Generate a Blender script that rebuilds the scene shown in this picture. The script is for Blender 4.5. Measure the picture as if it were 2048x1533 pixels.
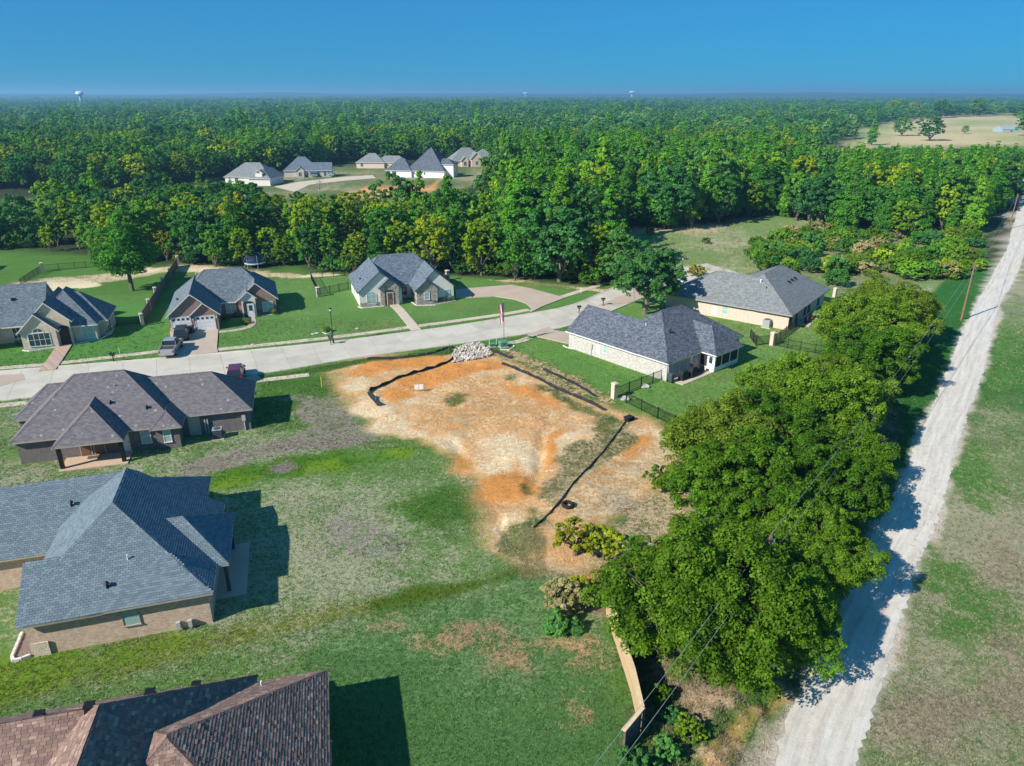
import bpy, bmesh, math, random
import numpy as np
from mathutils import Vector, Matrix
R = math.radians
random.seed(7); RNG = np.random.default_rng(7)
for o in list(bpy.data.objects): bpy.data.objects.remove(o)
scene = bpy.context.scene
COL = scene.collection

# ------------------------------------------------------------------ camera
CAM_H, PITCH, FPX = 32.0, R(22.1), 1422.0
cam = bpy.data.cameras.new('camera'); camo = bpy.data.objects.new('camera', cam); COL.objects.link(camo)
cam.sensor_width = 36.0; cam.lens = 36.0*FPX/2048.0; cam.clip_start = 0.5; cam.clip_end = 40000
camo.location = (0, 0, CAM_H); camo.rotation_euler = (R(90)-PITCH, 0, 0)
scene.camera = camo
# ------------------------------------------------------------------ sky, sun, exposure
SUN_AZ, SUN_EL = R(36.0), R(34.5)          # light travels towards +X/+Y
world = bpy.data.worlds.new('World'); scene.world = world; world.use_nodes = True
wn = world.node_tree; wn.nodes.clear()
wo = wn.nodes.new('ShaderNodeOutputWorld'); bg = wn.nodes.new('ShaderNodeBackground'); sky = wn.nodes.new('ShaderNodeTexSky')
sky.sky_type = 'NISHITA'; sky.sun_disc = False; sky.sun_elevation = SUN_EL; sky.sun_rotation = R(234)
sky.altitude = 0; sky.air_density = 1.0; sky.dust_density = 0.0; sky.ozone_density = 6.0
tint = wn.nodes.new('ShaderNodeMix'); tint.data_type = 'RGBA'; tint.blend_type = 'MULTIPLY'; tint.inputs[0].default_value = 1.0
tint.inputs[7].default_value = (0.020, 0.195, 0.315, 1)
even = wn.nodes.new('ShaderNodeMix'); even.data_type = 'RGBA'; even.blend_type = 'ADD'; even.inputs[0].default_value = 1.0
even.inputs[7].default_value = (0.24, 1.20, 2.50, 1)          # the clear sky's own even blue, the same in every direction
wn.links.new(sky.outputs[0], tint.inputs[6]); wn.links.new(tint.outputs[2], even.inputs[6]); wn.links.new(even.outputs[2], bg.inputs[0]); bg.inputs[1].default_value = 0.09
wn.links.new(bg.outputs[0], wo.inputs[0])
sd = bpy.data.lights.new('sun', 'SUN'); sd.energy = 4.5; sd.angle = R(0.53); sd.color = (1.0, 0.95, 0.87)
so = bpy.data.objects.new('sun', sd); COL.objects.link(so); so.location = (-60, -40, 90)
so.rotation_euler = Vector((math.cos(SUN_AZ)*math.cos(SUN_EL), math.sin(SUN_AZ)*math.cos(SUN_EL), -math.sin(SUN_EL))).to_track_quat('-Z', 'Y').to_euler()
vs = scene.view_settings; vs.view_transform = 'Standard'; vs.look = 'None'; vs.exposure = 0.62; vs.gamma = 1.0; vs.use_curve_mapping = False
scene.render.engine = 'CYCLES'; cy = scene.cycles
cy.max_bounces = 6; cy.diffuse_bounces = 4; cy.glossy_bounces = 2; cy.transmission_bounces = 2; cy.transparent_max_bounces = 4; cy.volume_bounces = 0
cy.use_denoising = True; cy.sample_clamp_indirect = 4.0; cy.caustics_reflective = False; cy.caustics_refractive = False
try: cy.denoiser = 'OPENIMAGEDENOISE'; cy.denoising_prefilter = 'ACCURATE'
except Exception: pass

# ------------------------------------------------------------------ survey: photo point -> place on the ground (or on level z)
_c, _s = math.cos(PITCH), math.sin(PITCH)
def G(px, py, z=0.0):
    a = (px-1024)/FPX; b = (766.5-py)/FPX
    t = (z-CAM_H)/(-_s+b*_c)
    return (a*t, (_c+b*_s)*t)
def GP(pts, z=0.0): return [G(p[0], p[1], z) for p in pts]

# ------------------------------------------------------------------ small helpers
def tag(o, label=None, cat=None, group=None, kind=None):
    if label: o['label'] = label
    if cat: o['category'] = cat
    if group: o['group'] = group
    if kind: o['kind'] = kind
    return o
def empty(name, loc=(0, 0, 0), rz=0.0, label=None, cat=None, group=None):
    o = bpy.data.objects.new(name, None); COL.objects.link(o); o.location = loc; o.rotation_euler = (0, 0, rz)
    o.empty_display_size = 0.2
    return tag(o, label, cat, group)
def link(o, parent=None):
    COL.objects.link(o)
    if parent is not None: o.parent = parent
    return o
def children_of(o): return [c for c in o.children]
def copy_tree(o, parent=None):
    c = o.copy(); COL.objects.link(c); c.parent = parent
    for ch in list(o.children): copy_tree(ch, c)
    return c

class MB:
    """collects polygons, then links them as one mesh object"""
    def __init__(s): s.v = []; s.f = []; s.uv = []; s.m = []
    def poly(s, pts, mi=0, uv=None):
        n = len(s.v); s.v.extend([tuple(p) for p in pts]); s.f.append(list(range(n, n+len(pts)))); s.m.append(mi)
        s.uv.extend(uv if uv else [(p[0]+p[1], p[2]) for p in pts])
    def box(s, x0, x1, y0, y1, z0, z1, mi=0, T=None):
        c = [(x0,y0,z0),(x1,y0,z0),(x1,y1,z0),(x0,y1,z0),(x0,y0,z1),(x1,y0,z1),(x1,y1,z1),(x0,y1,z1)]
        if T is not None: c = [tuple(T @ Vector(p)) for p in c]
        for q in ((0,3,2,1),(4,5,6,7),(0,1,5,4),(1,2,6,5),(2,3,7,6),(3,0,4,7)):
            s.poly([c[i] for i in q], mi)
        return s
    def frustum(s, x0,x1,y0,y1,z0, X0,X1,Y0,Y1,z1, mi=0):
        c = [(x0,y0,z0),(x1,y0,z0),(x1,y1,z0),(x0,y1,z0),(X0,Y0,z1),(X1,Y0,z1),(X1,Y1,z1),(X0,Y1,z1)]
        for q in ((0,3,2,1),(4,5,6,7),(0,1,5,4),(1,2,6,5),(2,3,7,6),(3,0,4,7)): s.poly([c[i] for i in q], mi)
        return s
    def tube(s, p, q, r0, r1=None, n=6, mi=0, cap=True):
        r1 = r0 if r1 is None else r1
        p = Vector(p); q = Vector(q); d = (q-p)
        if d.length < 1e-6: return s
        d.normalize(); a = d.orthogonal().normalized(); b = d.cross(a)
        A = [p+(a*math.cos(t)+b*math.sin(t))*r0 for t in [2*math.pi*i/n for i in range(n)]]
        B = [q+(a*math.cos(t)+b*math.sin(t))*r1 for t in [2*math.pi*i/n for i in range(n)]]
        for i in range(n):
            j = (i+1) % n; s.poly([A[i], A[j], B[j], B[i]], mi)
        if cap: s.poly(B, mi); s.poly(A[::-1], mi)
        return s
    def path(s, pts, r, n=5, mi=0):
        for a, b in zip(pts[:-1], pts[1:]): s.tube(a, b, r, r, n, mi)
        return s
    def build(s, name, mats, parent=None, loc=(0,0,0), rz=0.0, smooth=False, bevel=0):
        me = bpy.data.meshes.new(name); me.from_pydata(s.v, [], s.f)
        if not isinstance(mats, (list, tuple)): mats = [mats]
        for m in mats: me.materials.append(m)
        uvl = me.uv_layers.new(name='UVMap'); uvl.data.foreach_set('uv', np.array(s.uv, dtype=np.float32).ravel())
        me.polygons.foreach_set('material_index', s.m)
        if smooth or bevel:
            bm = bmesh.new(); bm.from_mesh(me); bmesh.ops.remove_doubles(bm, verts=bm.verts, dist=0.0005)
            if bevel:
                bmesh.ops.bevel(bm, geom=[e for e in bm.edges if e.calc_face_angle(0) > 0.5], offset=bevel, segments=2, affect='EDGES', profile=0.6)
            bm.to_mesh(me); bm.free()
        if smooth: me.polygons.foreach_set('use_smooth', [True]*len(me.polygons))
        me.update()
        o = bpy.data.objects.new(name, me); link(o, parent); o.location = loc; o.rotation_euler = (0, 0, rz)
        return o

# ------------------------------------------------------------------ materials
class NT:
    def __init__(s, name):
        s.m = bpy.data.materials.new(name); s.m.use_nodes = True; s.t = s.m.node_tree; s.t.nodes.clear()
        s.out = s.t.nodes.new('ShaderNodeOutputMaterial')
    def n(s, typ, **kw):
        x = s.t.nodes.new('ShaderNode'+typ)
        for k, v in kw.items(): setattr(x, k, v)
        return x
    def l(s, a, b): s.t.links.new(a, b)
    def val(s, sock, v):
        if hasattr(v, 'links') or isinstance(v, bpy.types.NodeSocket): s.l(v, sock)
        else: sock.default_value = v
    def math(s, op, a, b=0.0, clamp=False):
        x = s.n('Math', operation=op, use_clamp=clamp); s.val(x.inputs[0], a); s.val(x.inputs[1], b); return x.outputs[0]
    def noise(s, vec, scale, detail=4, rough=0.6, dist=0.0):
        x = s.n('TexNoise'); s.l(vec, x.inputs['Vector']); x.inputs['Scale'].default_value = scale
        x.inputs['Detail'].default_value = detail; x.inputs['Roughness'].default_value = rough; x.inputs['Distortion'].default_value = dist
        return x.outputs[0]
    def mix(s, f, a, b, mode='MIX'):
        x = s.n('Mix', data_type='RGBA', blend_type=mode); s.val(x.inputs[0], f)
        for i, c in ((6, a), (7, b)):
            if isinstance(c, bpy.types.NodeSocket): s.l(c, x.inputs[i])
            else: x.inputs[i].default_value = (c[0], c[1], c[2], 1)
        return x.outputs[2]
    def ramp(s, f, stops, interp='LINEAR'):
        x = s.n('ValToRGB'); s.l(f, x.inputs[0]); cr = x.color_ramp; cr.interpolation = interp
        while len(cr.elements) < len(stops): cr.elements.new(0.5)
        for e, (p, c) in zip(cr.elements, stops): e.position = p; e.color = (c[0], c[1], c[2], 1)
        return x.outputs[0]
    def mapr(s, v, a, b, c=0.0, d=1.0, smooth=False):
        x = s.n('MapRange'); x.interpolation_type = 'SMOOTHSTEP' if smooth else 'LINEAR'; s.l(v, x.inputs[0])
        for i, k in enumerate((a, b, c, d)): x.inputs[i+1].default_value = k
        return x.outputs[0]
    def obj(s): return s.n('TexCoord').outputs['Object']
    def uv(s): return s.n('TexCoord').outputs['UV']
    def bump(s, h, strength=0.5, dist=0.05):
        x = s.n('Bump'); x.inputs['Strength'].default_value = strength; x.inputs['Distance'].default_value = dist; s.l(h, x.inputs['Height']); return x.outputs[0]
    def principled(s, col, rough=0.8, metal=0.0, normal=None, spec=0.3, **kw):
        x = s.n('BsdfPrincipled')
        if isinstance(col, bpy.types.NodeSocket): s.l(col, x.inputs['Base Color'])
        else: x.inputs['Base Color'].default_value = (col[0], col[1], col[2], 1)
        s.val(x.inputs['Roughness'], rough); x.inputs['Metallic'].default_value = metal; x.inputs['Specular IOR Level'].default_value = spec
        if normal is not None: s.l(normal, x.inputs['Normal'])
        for k, v in kw.items(): x.inputs[k].default_value = v
        s.l(x.outputs[0], s.out.inputs[0]); return x

MAT = {}
def plain(name, col, rough=0.7, metal=0.0, spec=0.3, var=0.12, scale=3.0):
    if name in MAT: return MAT[name]
    t = NT(name); o = t.obj()
    n = t.noise(o, scale, 5, 0.65)
    c = t.mix(1.0, col, t.ramp(n, [(0.3, (1-var,)*3), (0.7, (1+var,)*3)]), 'MULTIPLY')
    t.principled(c, rough, metal, None, spec)
    MAT[name] = t.m; return t.m

def concrete(name, col, blot=0.12, rnd=0.10):
    t = NT(name); o = t.n('NewGeometry').outputs['Position']
    a = t.noise(o, 0.35, 6, 0.6); b = t.noise(o, 4.0, 5, 0.7); c = t.noise(o, 40.0, 2, 0.6)
    k = t.math('ADD', t.math('MULTIPLY', a, 1.6), t.math('ADD', t.math('MULTIPLY', b, 0.5), t.math('MULTIPLY', c, 0.2)))
    rr = t.n('ObjectInfo').outputs['Random']
    k2 = t.math('ADD', k, t.math('MULTIPLY', t.math('SUBTRACT', rr, 0.5), rnd*6))
    col2 = t.mix(1.0, col, t.ramp(t.mapr(k2, 0.75, 1.55), [(0, (1-blot, 1-blot, 1-blot*1.15)), (1, (1+blot, 1+blot, 1+blot*0.9))]), 'MULTIPLY')
    t.principled(col2, 0.85, 0, t.bump(c, 0.25, 0.01), 0.2)
    MAT[name] = t.m; return t.m

def shingle(name, stops, sx=0.30, sy=0.145, spots=None, spot_amt=0.0):
    """asphalt shingles laid on metre UVs (x along the eave, y up the slope); every tab its own tone"""
    t = NT(name); uv = t.uv()
    br = t.n('TexBrick', offset=0.5); t.l(uv, br.inputs['Vector']); br.inputs['Scale'].default_value = 1.0
    br.inputs['Brick Width'].default_value = sx; br.inputs['Row Height'].default_value = sy; br.inputs['Mortar Size'].default_value = 0.010
    br.inputs['Color1'].default_value = (0, 0, 0, 1); br.inputs['Color2'].default_value = (1, 1, 1, 1); br.inputs['Mortar'].default_value = (0.5, 0.5, 0.5, 1)
    br.inputs['Mortar Smooth'].default_value = 0.3
    n = t.noise(uv, 1.3, 5, 0.65); n2 = t.noise(uv, 30, 2, 0.6)
    v = t.math('ADD', t.math('MULTIPLY', br.outputs['Color'], 0.75), t.math('ADD', t.math('MULTIPLY', t.math('SUBTRACT', n, 0.5), 0.7), t.math('MULTIPLY', n2, 0.25)))
    col = t.ramp(v, stops)
    if spots:
        vo = t.n('TexVoronoi', feature='F1'); t.l(uv, vo.inputs['Vector']); vo.inputs['Scale'].default_value = 1.25; vo.inputs['Randomness'].default_value = 0.75
        f = t.mapr(vo.outputs['Distance'], 0.20, 0.12)
        col = t.mix(t.math('MULTIPLY', f, spot_amt), col, spots)
    col = t.mix(t.math('MULTIPLY', br.outputs['Fac'], 0.55), col, (0.012, 0.012, 0.014))
    t.principled(col, 0.9, 0, t.bump(t.math('SUBTRACT', 1.0, br.outputs['Fac']), 0.6, 0.012), 0.12)
    MAT[name] = t.m; return t.m

def tabs(name, stops):
    """single shingles built as geometry: tone from the face attribute and the object"""
    t = NT(name); at = t.n('Attribute', attribute_name='shade'); rr = t.n('ObjectInfo').outputs['Random']
    v = t.math('FRACT', t.math('ADD', at.outputs['Fac'], t.math('MULTIPLY', rr, 0.93)))
    o = t.obj(); n = t.noise(o, 1.2, 4, 0.6); g = t.noise(o, 45, 2, 0.7)
    v2 = t.math('ADD', v, t.math('ADD', t.math('MULTIPLY', t.math('SUBTRACT', n, 0.5), 0.5), t.math('MULTIPLY', t.math('SUBTRACT', g, 0.5), 0.35)))
    t.principled(t.ramp(v2, stops), 0.92, 0, None, 0.1); MAT[name] = t.m; return t.m

def brick(name, c1, c2, mortar, w=0.21, h=0.075, big=None, var=0.5):
    t = NT(name); uv = t.uv()
    br = t.n('TexBrick', offset=0.5); t.l(uv, br.inputs['Vector']); br.inputs['Scale'].default_value = 1.0
    br.inputs['Brick Width'].default_value = w; br.inputs['Row Height'].default_value = h; br.inputs['Mortar Size'].default_value = 0.009
    br.inputs['Color1'].default_value = (*c1, 1); br.inputs['Color2'].default_value = (*c2, 1); br.inputs['Mortar'].default_value = (*mortar, 1)
    n = t.noise(uv, 2.2, 6, 0.75, 0.5); n2 = t.noise(uv, 11, 3, 0.6)
    col = t.mix(1.0, br.outputs['Color'], t.ramp(t.math('ADD', t.math('MULTIPLY', n, 0.6), t.math('MULTIPLY', n2, 0.4)), [(0.3, (1-var*.7,)*3), (0.7, (1+var*.7,)*3)]), 'MULTIPLY')
    if big:
        col = t.mix(t.mapr(t.noise(uv, 4.5, 4, 0.7), 0.52, 0.6), col, big)
    t.principled(col, 0.88, 0, t.bump(t.math('SUBTRACT', 1.0, br.outputs['Fac']), 0.5, 0.01), 0.15)
    MAT[name] = t.m; return t.m

def stone(name, cols, mortar, scale=3.2):
    t = NT(name); uv = t.uv()
    mp = t.n('Mapping'); t.l(uv, mp.inputs[0]); mp.inputs['Scale'].default_value = (0.75, 1.5, 1)
    vo = t.n('TexVoronoi', feature='F1'); t.l(mp.outputs[0], vo.inputs['Vector']); vo.inputs['Scale'].default_value = scale
    ve = t.n('TexVoronoi', feature='DISTANCE_TO_EDGE'); t.l(mp.outputs[0], ve.inputs['Vector']); ve.inputs['Scale'].default_value = scale
    sep = t.n('SeparateColor'); t.l(vo.outputs['Color'], sep.inputs[0])
    st = [(i/(len(cols)-1), c) for i, c in enumerate(cols)]
    col = t.ramp(t.math('ADD', sep.outputs[0], t.math('MULTIPLY', t.math('SUBTRACT', t.noise(uv, 14, 4), 0.5), 0.3)), st)
    e = t.mapr(ve.outputs[0], 0.02, 0.06)
    t.principled(t.mix(e, mortar, col), 0.9, 0, t.bump(e, 0.7, 0.03), 0.15)
    MAT[name] = t.m; return t.m

def leafmat(name, stops, trans=0.28, var=0.35):
    """leaves: tone from the leaf and clump attribute, hue from each tree's own random number"""
    t = NT(name); at = t.n('Attribute', attribute_name='tone'); rr = t.n('ObjectInfo').outputs['Random']
    v = t.math('ADD', t.math('MULTIPLY', rr, 0.72), t.math('MULTIPLY', at.outputs['Fac'], 0.28))
    base = t.ramp(v, stops)
    rr2 = t.math('FRACT', t.math('MULTIPLY', rr, 17.31))
    k = t.math('ADD', t.mapr(at.outputs['Fac'], 0, 1, 1-var, 1+var), t.math('MULTIPLY', t.math('SUBTRACT', rr2, 0.5), 0.4))
    cc = t.n('CombineColor'); 
    for i in range(3): t.l(k, cc.inputs[i])
    col = t.mix(1.0, base, cc.outputs[0], 'MULTIPLY')
    d = t.n('BsdfDiffuse'); tr = t.n('BsdfTranslucent'); mx = t.n('MixShader'); gl = t.n('BsdfGlossy'); m2 = t.n('MixShader')
    t.l(col, d.inputs[0]); t.l(t.mix(1.0, col, (1.25, 1.25, 0.55), 'MULTIPLY'), tr.inputs[0]); mx.inputs[0].default_value = trans
    t.l(d.outputs[0], mx.inputs[1]); t.l(tr.outputs[0], mx.inputs[2])
    gl.inputs[0].default_value = (1, 1, 1, 1); gl.inputs[1].default_value = 0.45; m2.inputs[0].default_value = 0.006
    t.l(mx.outputs[0], m2.inputs[1]); t.l(gl.outputs[0], m2.inputs[2]); t.l(m2.outputs[0], t.out.inputs[0])
    MAT[name] = t.m; return t.m
# ================================================================== terrain
_TAB = {}
def lattice_noise(x, y, scale, seed=0):
    N = 256
    if seed not in _TAB: _TAB[seed] = np.random.default_rng(seed).random((N, N))
    tab = _TAB[seed]
    X = x*scale; Y = y*scale; xi = np.floor(X).astype(int); yi = np.floor(Y).astype(int); fx = X-xi; fy = Y-yi
    fx = fx*fx*(3-2*fx); fy = fy*fy*(3-2*fy)
    a = tab[xi % N, yi % N]; b = tab[(xi+1) % N, yi % N]; c = tab[xi % N, (yi+1) % N]; d = tab[(xi+1) % N, (yi+1) % N]
    return (a*(1-fx)+b*fx)*(1-fy)+(c*(1-fx)+d*fx)*fy
def fbm(x, y, scale, oct=4, seed=0, gain=0.5):
    s = 0; a = 1; t = 0
    for i in range(oct):
        s = s+a*lattice_noise(x, y, scale*2**i, seed+i); t += a; a *= gain
    return s/t
def seg_dist(x, y, pts):
    d = np.full(np.shape(x), 1e9)
    for (x0, y0), (x1, y1) in zip(pts[:-1], pts[1:]):
        dx, dy = x1-x0, y1-y0; L = dx*dx+dy*dy+1e-9
        t = np.clip(((x-x0)*dx+(y-y0)*dy)/L, 0, 1); d = np.minimum(d, np.hypot(x-x0-t*dx, y-y0-t*dy))
    return d
def inside(x, y, poly):
    r = np.zeros(np.shape(x), bool); n = len(poly)
    for i in range(n):
        x0, y0 = poly[i]; x1, y1 = poly[(i+1) % n]
        c = ((y0 > y) != (y1 > y)); 
        with np.errstate(divide='ignore', invalid='ignore'):
            r ^= c & (x < (x1-x0)*(y-y0)/(y1-y0+1e-12)+x0)
    return r
def sdist(x, y, poly):
    d = seg_dist(x, y, list(poly)+[poly[0]]); return np.where(inside(x, y, poly), d, -d)
def ell(px, py, rx, ry, rot=0, n=16):
    c, s = math.cos(R(rot)), math.sin(R(rot))
    return GP([(px+rx*math.cos(t)*c-ry*math.sin(t)*s, py+rx*math.cos(t)*s+ry*math.sin(t)*c) for t in [2*math.pi*i/n for i in range(n)]])
def smooth(a, b, v):
    t = np.clip((v-a)/(b-a), 0, 1); return t*t*(3-2*t)

ROAD_C = [(11.0,16.0),(15.4,26.45),(20.0,33.0),(24.8,39.44),(29.6,46.0),(34.75,52.37),(45.3,67.5),(56.8,83.22),(68.5,99.5),(80.35,116.0),(91.35,129.91),(120.3,169.21),(150,212),(185,262),(240,345)]
LOT = GP([(690,728),(745,712),(860,715),(905,712),(1000,712),(1060,742),(1140,790),(1240,834),(1345,866),(1340,905),(1325,960),(1250,1010),(1180,1055),(1150,1130),(1060,1110),(1010,1085),(975,1000),(945,935),(900,900),(850,880),(760,850),(700,800),(680,760)])
GULLY = [GP([(1150,838),(1105,850),(1085,870),(1082,905),(1078,950),(1060,985)]), GP([(905,885),(940,935),(962,985),(1000,1050),(1030,1090)]), GP([(960,1000),(1010,1010)])]
BANK = GP([(1330,1533),(1400,1480),(1440,1420),(1500,1380),(1560,1340)])
def gz(x, y):
    """ground height: nearly level lots, rills on the bare lot, the gravel road a little sunken near the bank"""
    x = np.asarray(x, float); y = np.asarray(y, float)
    lot = smooth(-1.5, 2.0, sdist(x, y, LOT))
    z = lot*((fbm(x, y, 0.22, 4, 3)-0.5)*0.55+(fbm(x, y, 1.1, 3, 9)-0.5)*0.16)
    for g in GULLY: z = z-0.32*np.exp(-(seg_dist(x, y, g)/0.55)**2)*lot
    mound = np.exp(-(((x-0.0)/2.6)**2+((y-54.5)/2.2)**2)); z = z+0.35*mound
    near = smooth(62, 42, y)
    dr = seg_dist(x, y, ROAD_C); c = np.interp(y, [p[1] for p in ROAD_C], [p[0] for p in ROAD_C])
    side = np.where(x > c, 1.0, smooth(5.2, 2.6, dr+(fbm(x, y, 0.5, 3, 5)-0.5)*1.6))
    z = z-near*0.75*side
    bk = np.exp(-(seg_dist(x, y, BANK)/1.7)**2); z = z+bk*(np.abs(fbm(x, y, 0.9, 4, 88)-0.5)*-1.5+0.12)
    far = smooth(300, 900, np.hypot(x, y)); z = z+far*(fbm(x, y, 0.0011, 3, 21)-0.5)*14
    return z
def gzs(x, y): return float(gz(np.array([x]), np.array([y]))[0])

def lines(a, b, step, far_lo, far_hi, grow=1.16):
    mid = list(np.arange(a, b+1e-6, step)); lo = []; s = step; v = a
    while v > far_lo: s *= grow; v -= s; lo.append(v)
    hi = []; s = step; v = mid[-1]
    while v < far_hi: s *= grow; v += s; hi.append(v)
    return np.array(lo[::-1]+mid+hi)
gx = lines(-72, 78, 0.36, -9000, 9000); gy = lines(20, 128, 0.36, -600, 9000, 1.12)
X, Y = np.meshgrid(gx, gy); x = X.ravel(); y = Y.ravel(); NV = len(x)
N1 = fbm(x, y, 0.08, 5, 1); N2 = fbm(x, y, 0.35, 4, 2); N3 = fbm(x, y, 1.2, 3, 4); N0 = fbm(x, y, 0.02, 4, 6)
A = np.zeros((NV, 3)); B = np.zeros((NV, 3)); M = np.zeros(NV)
def paint(mask, a=None, b=None, m=None):
    k = mask[:, None]
    if a is not None: A[:] = A*(1-k)+np.array(a)*k
    if b is not None: B[:] = B*(1-k)+np.array(b)*k
    if m is not None: M[:] = M*(1-mask)+np.asarray(m)*mask
def pm(poly, feather=1.0, rag=1.0):
    bb = np.array(poly); f = feather+rag+2
    sel = (x > bb[:,0].min()-f) & (x < bb[:,0].max()+f) & (y > bb[:,1].min()-f) & (y < bb[:,1].max()+f)
    r = np.zeros(NV)
    if sel.any():
        d = sdist(x[sel], y[sel], poly)+(N2[sel]-0.5)*2.6*rag+(N3[sel]-0.5)*1.2*rag
        r[sel] = smooth(-feather/2, feather/2, d)
    return r
LAWN = (0.095,0.210,0.036); LUSH = (0.165,0.275,0.020); BLUEG = (0.098,0.210,0.056); DRY = (0.22,0.235,0.10); STRAW = (0.42,0.34,0.19)
MULCH = (0.25,0.215,0.165); ORANGE = (0.70,0.30,0.080); SAND = (0.78,0.60,0.38); PAST = (0.44,0.35,0.18); FLOOR = (0.035,0.05,0.018); DARKG = (0.03,0.075,0.02)
one = np.ones(NV)
paint(one, LAWN, DRY, 0.10+0.35*(N1-0.45))
# woodland floor and far country
far_edge = GP([(-900,505),(0,503),(60,500),(150,508),(230,528),(340,530),(470,538),(590,533),(640,545),(700,548),(900,556),(1050,560),(1200,578),(1240,560)])
bx = np.interp(x, [p[0] for p in far_edge], [p[1] for p in far_edge])
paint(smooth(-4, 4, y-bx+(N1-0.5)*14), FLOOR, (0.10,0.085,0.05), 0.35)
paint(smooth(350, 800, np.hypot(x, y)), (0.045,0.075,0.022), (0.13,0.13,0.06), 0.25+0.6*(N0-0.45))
# meadow behind the right-hand houses, scrub beside it
MEADOW = GP([(1235,575),(1240,500),(1246,458),(1420,452),(1560,425),(1640,440),(1700,520),(1800,545),(1900,560),(1960,545),(2048,470),(2048,560),(1900,640),(1700,620),(1640,560),(1560,540),(1420,560),(1360,575)])
paint(pm(MEADOW, 4, 1.5), (0.175,0.280,0.080), (0.46,0.42,0.25), 0.34+1.0*(N1-0.46))
paint(pm(GP([(1246,470),(1246,455),(1420,450),(1450,445),(1450,460),(1400,468)]), 3, 1), b=(0.52,0.40,0.25), m=0.75)
paint(pm(GP([(1490,490),(1700,455),(1980,455),(1920,560),(1690,590),(1560,545)]), 5, 2), (0.15,0.22,0.06), (0.40,0.34,0.21), 0.42)
# pasture and far clearings
PASTURE = GP([(1640,296),(1700,280),(1690,262),(1790,236),(1900,228),(2200,214),(2300,320),(2048,310),(1960,306),(1890,312),(1800,296),(1720,312)])
paint(pm(PASTURE, 8, 2), (0.34,0.36,0.14), (0.60,0.47,0.26), 0.50+1.8*(N0-0.5))
paint(pm(GP([(1860,300),(1960,292),(2100,298),(2100,306),(1880,312)]), 12, 2), (0.19,0.23,0.07), PAST, 0.3)
paint(pm(GP([(1920,232),(2040,222),(2060,230),(1960,240)]), 12, 2), (0.10,0.24,0.05), PAST, 0.1)
paint(pm(GP([(1690,322),(1690,300),(1650,300),(1640,318)]), 6, 2), (0.13,0.22,0.05), PAST, 0.2)
CLEAR = GP([(300,420),(360,380),(440,366),(560,352),(700,328),(960,328),(1000,345),(960,375),(760,405),(600,420),(440,428)])
paint(pm(CLEAR, 5, 2), (0.12,0.17,0.05), (0.42,0.34,0.20), 0.35+1.0*(N1-0.5))
paint(pm(GP([(-40,450),(-40,410),(60,398),(240,380),(330,385),(300,410),(100,430)]), 5, 2), (0.11,0.18,0.05), (0.30,0.27,0.13), 0.25)
paint(pm(GP([(330,386),(380,378),(384,390),(340,398)]), 3, 1), ORANGE, SAND, 0.4)
paint(pm(GP([(335,408),(400,392),(400,398),(345,420)]), 3, 1), (0.5,0.4,0.28), SAND, 0.5)
paint(pm(GP([(680,385),(760,372),(870,368),(880,378),(770,392),(690,395)]), 3, 1), ORANGE, SAND, 0.4)
# back gardens: pale sandy strip along the wood
for q, mm in (([(0,572),(60,560),(210,548),(330,535),(352,525),(520,542),(690,552),(700,560),(520,556),(345,545),(240,562),(120,578),(0,590)], 0.62), ([(900,557),(1050,560),(1210,580),(1210,586),(1050,568),(905,563)], 0.75)):
    paint(pm(GP(q), 2.5, 1.2), (0.13,0.17,0.05), (0.66,0.52,0.31), mm+0.5*(N1[:]-0.5))
for e in ((70,577,70,9),(150,570,60,8),(290,540,30,6),(400,540,45,5),(640,552,40,5)): paint(pm(ell(*e), 2, 1.2), b=(0.80,0.66,0.42), m=0.85)
# mown lawns of the far side of the street: brighter green, mown stripes
FRONT = GP([(0,745),(0,600),(240,590),(330,590),(350,560),(560,560),(700,552),(910,552),(1215,590),(1200,600),(1060,628),(660,684),(440,706)])
st = 0.5+0.5*np.sin((x*0.95-y*0.30)*1.9+N2*1.5)
paint(pm(FRONT, 2, 0.6), (0.120,0.245,0.055), (0.27,0.32,0.11), 0.20+0.5*(N1-0.45)+0.05*st)
paint(pm(GP([(0,680),(0,620),(330,600),(345,700),(0,742)]), 3, 1), (0.105,0.255,0.050), (0.24,0.32,0.10), 0.16+0.3*(N1-0.45))
for e in ((720,560,45,10),(740,650,90,12),(960,615,90,14),(1080,570,70,8)): paint(pm(ell(*e), 3, 1.5)*0.7, b=(0.20,0.19,0.07), m=0.45)
# lawns round the two right-hand houses
SIDE = GP([(1000,715),(1015,700),(1060,678),(1140,672),(1215,590),(1360,575),(1640,560),(1700,620),(1640,700),(1500,790),(1370,850),(1250,815)])
paint(pm(SIDE, 2, 0.8), (0.135,0.265,0.055), (0.30,0.34,0.12), 0.26+0.6*(N1-0.45)+0.08*st)
paint(pm(GP([(1130,700),(1330,770),(1300,800),(1150,760),(1080,700)]), 3, 1)*0.8, (0.125,0.265,0.052), (0.29,0.34,0.12), 0.22+0.4*(N1-0.45))
for e in ((1440,740,70,22,-20),(1400,770,50,10,-20)): paint(pm(ell(*e), 3, 1.5)*0.6, b=(0.24,0.23,0.08), m=0.5)
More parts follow.
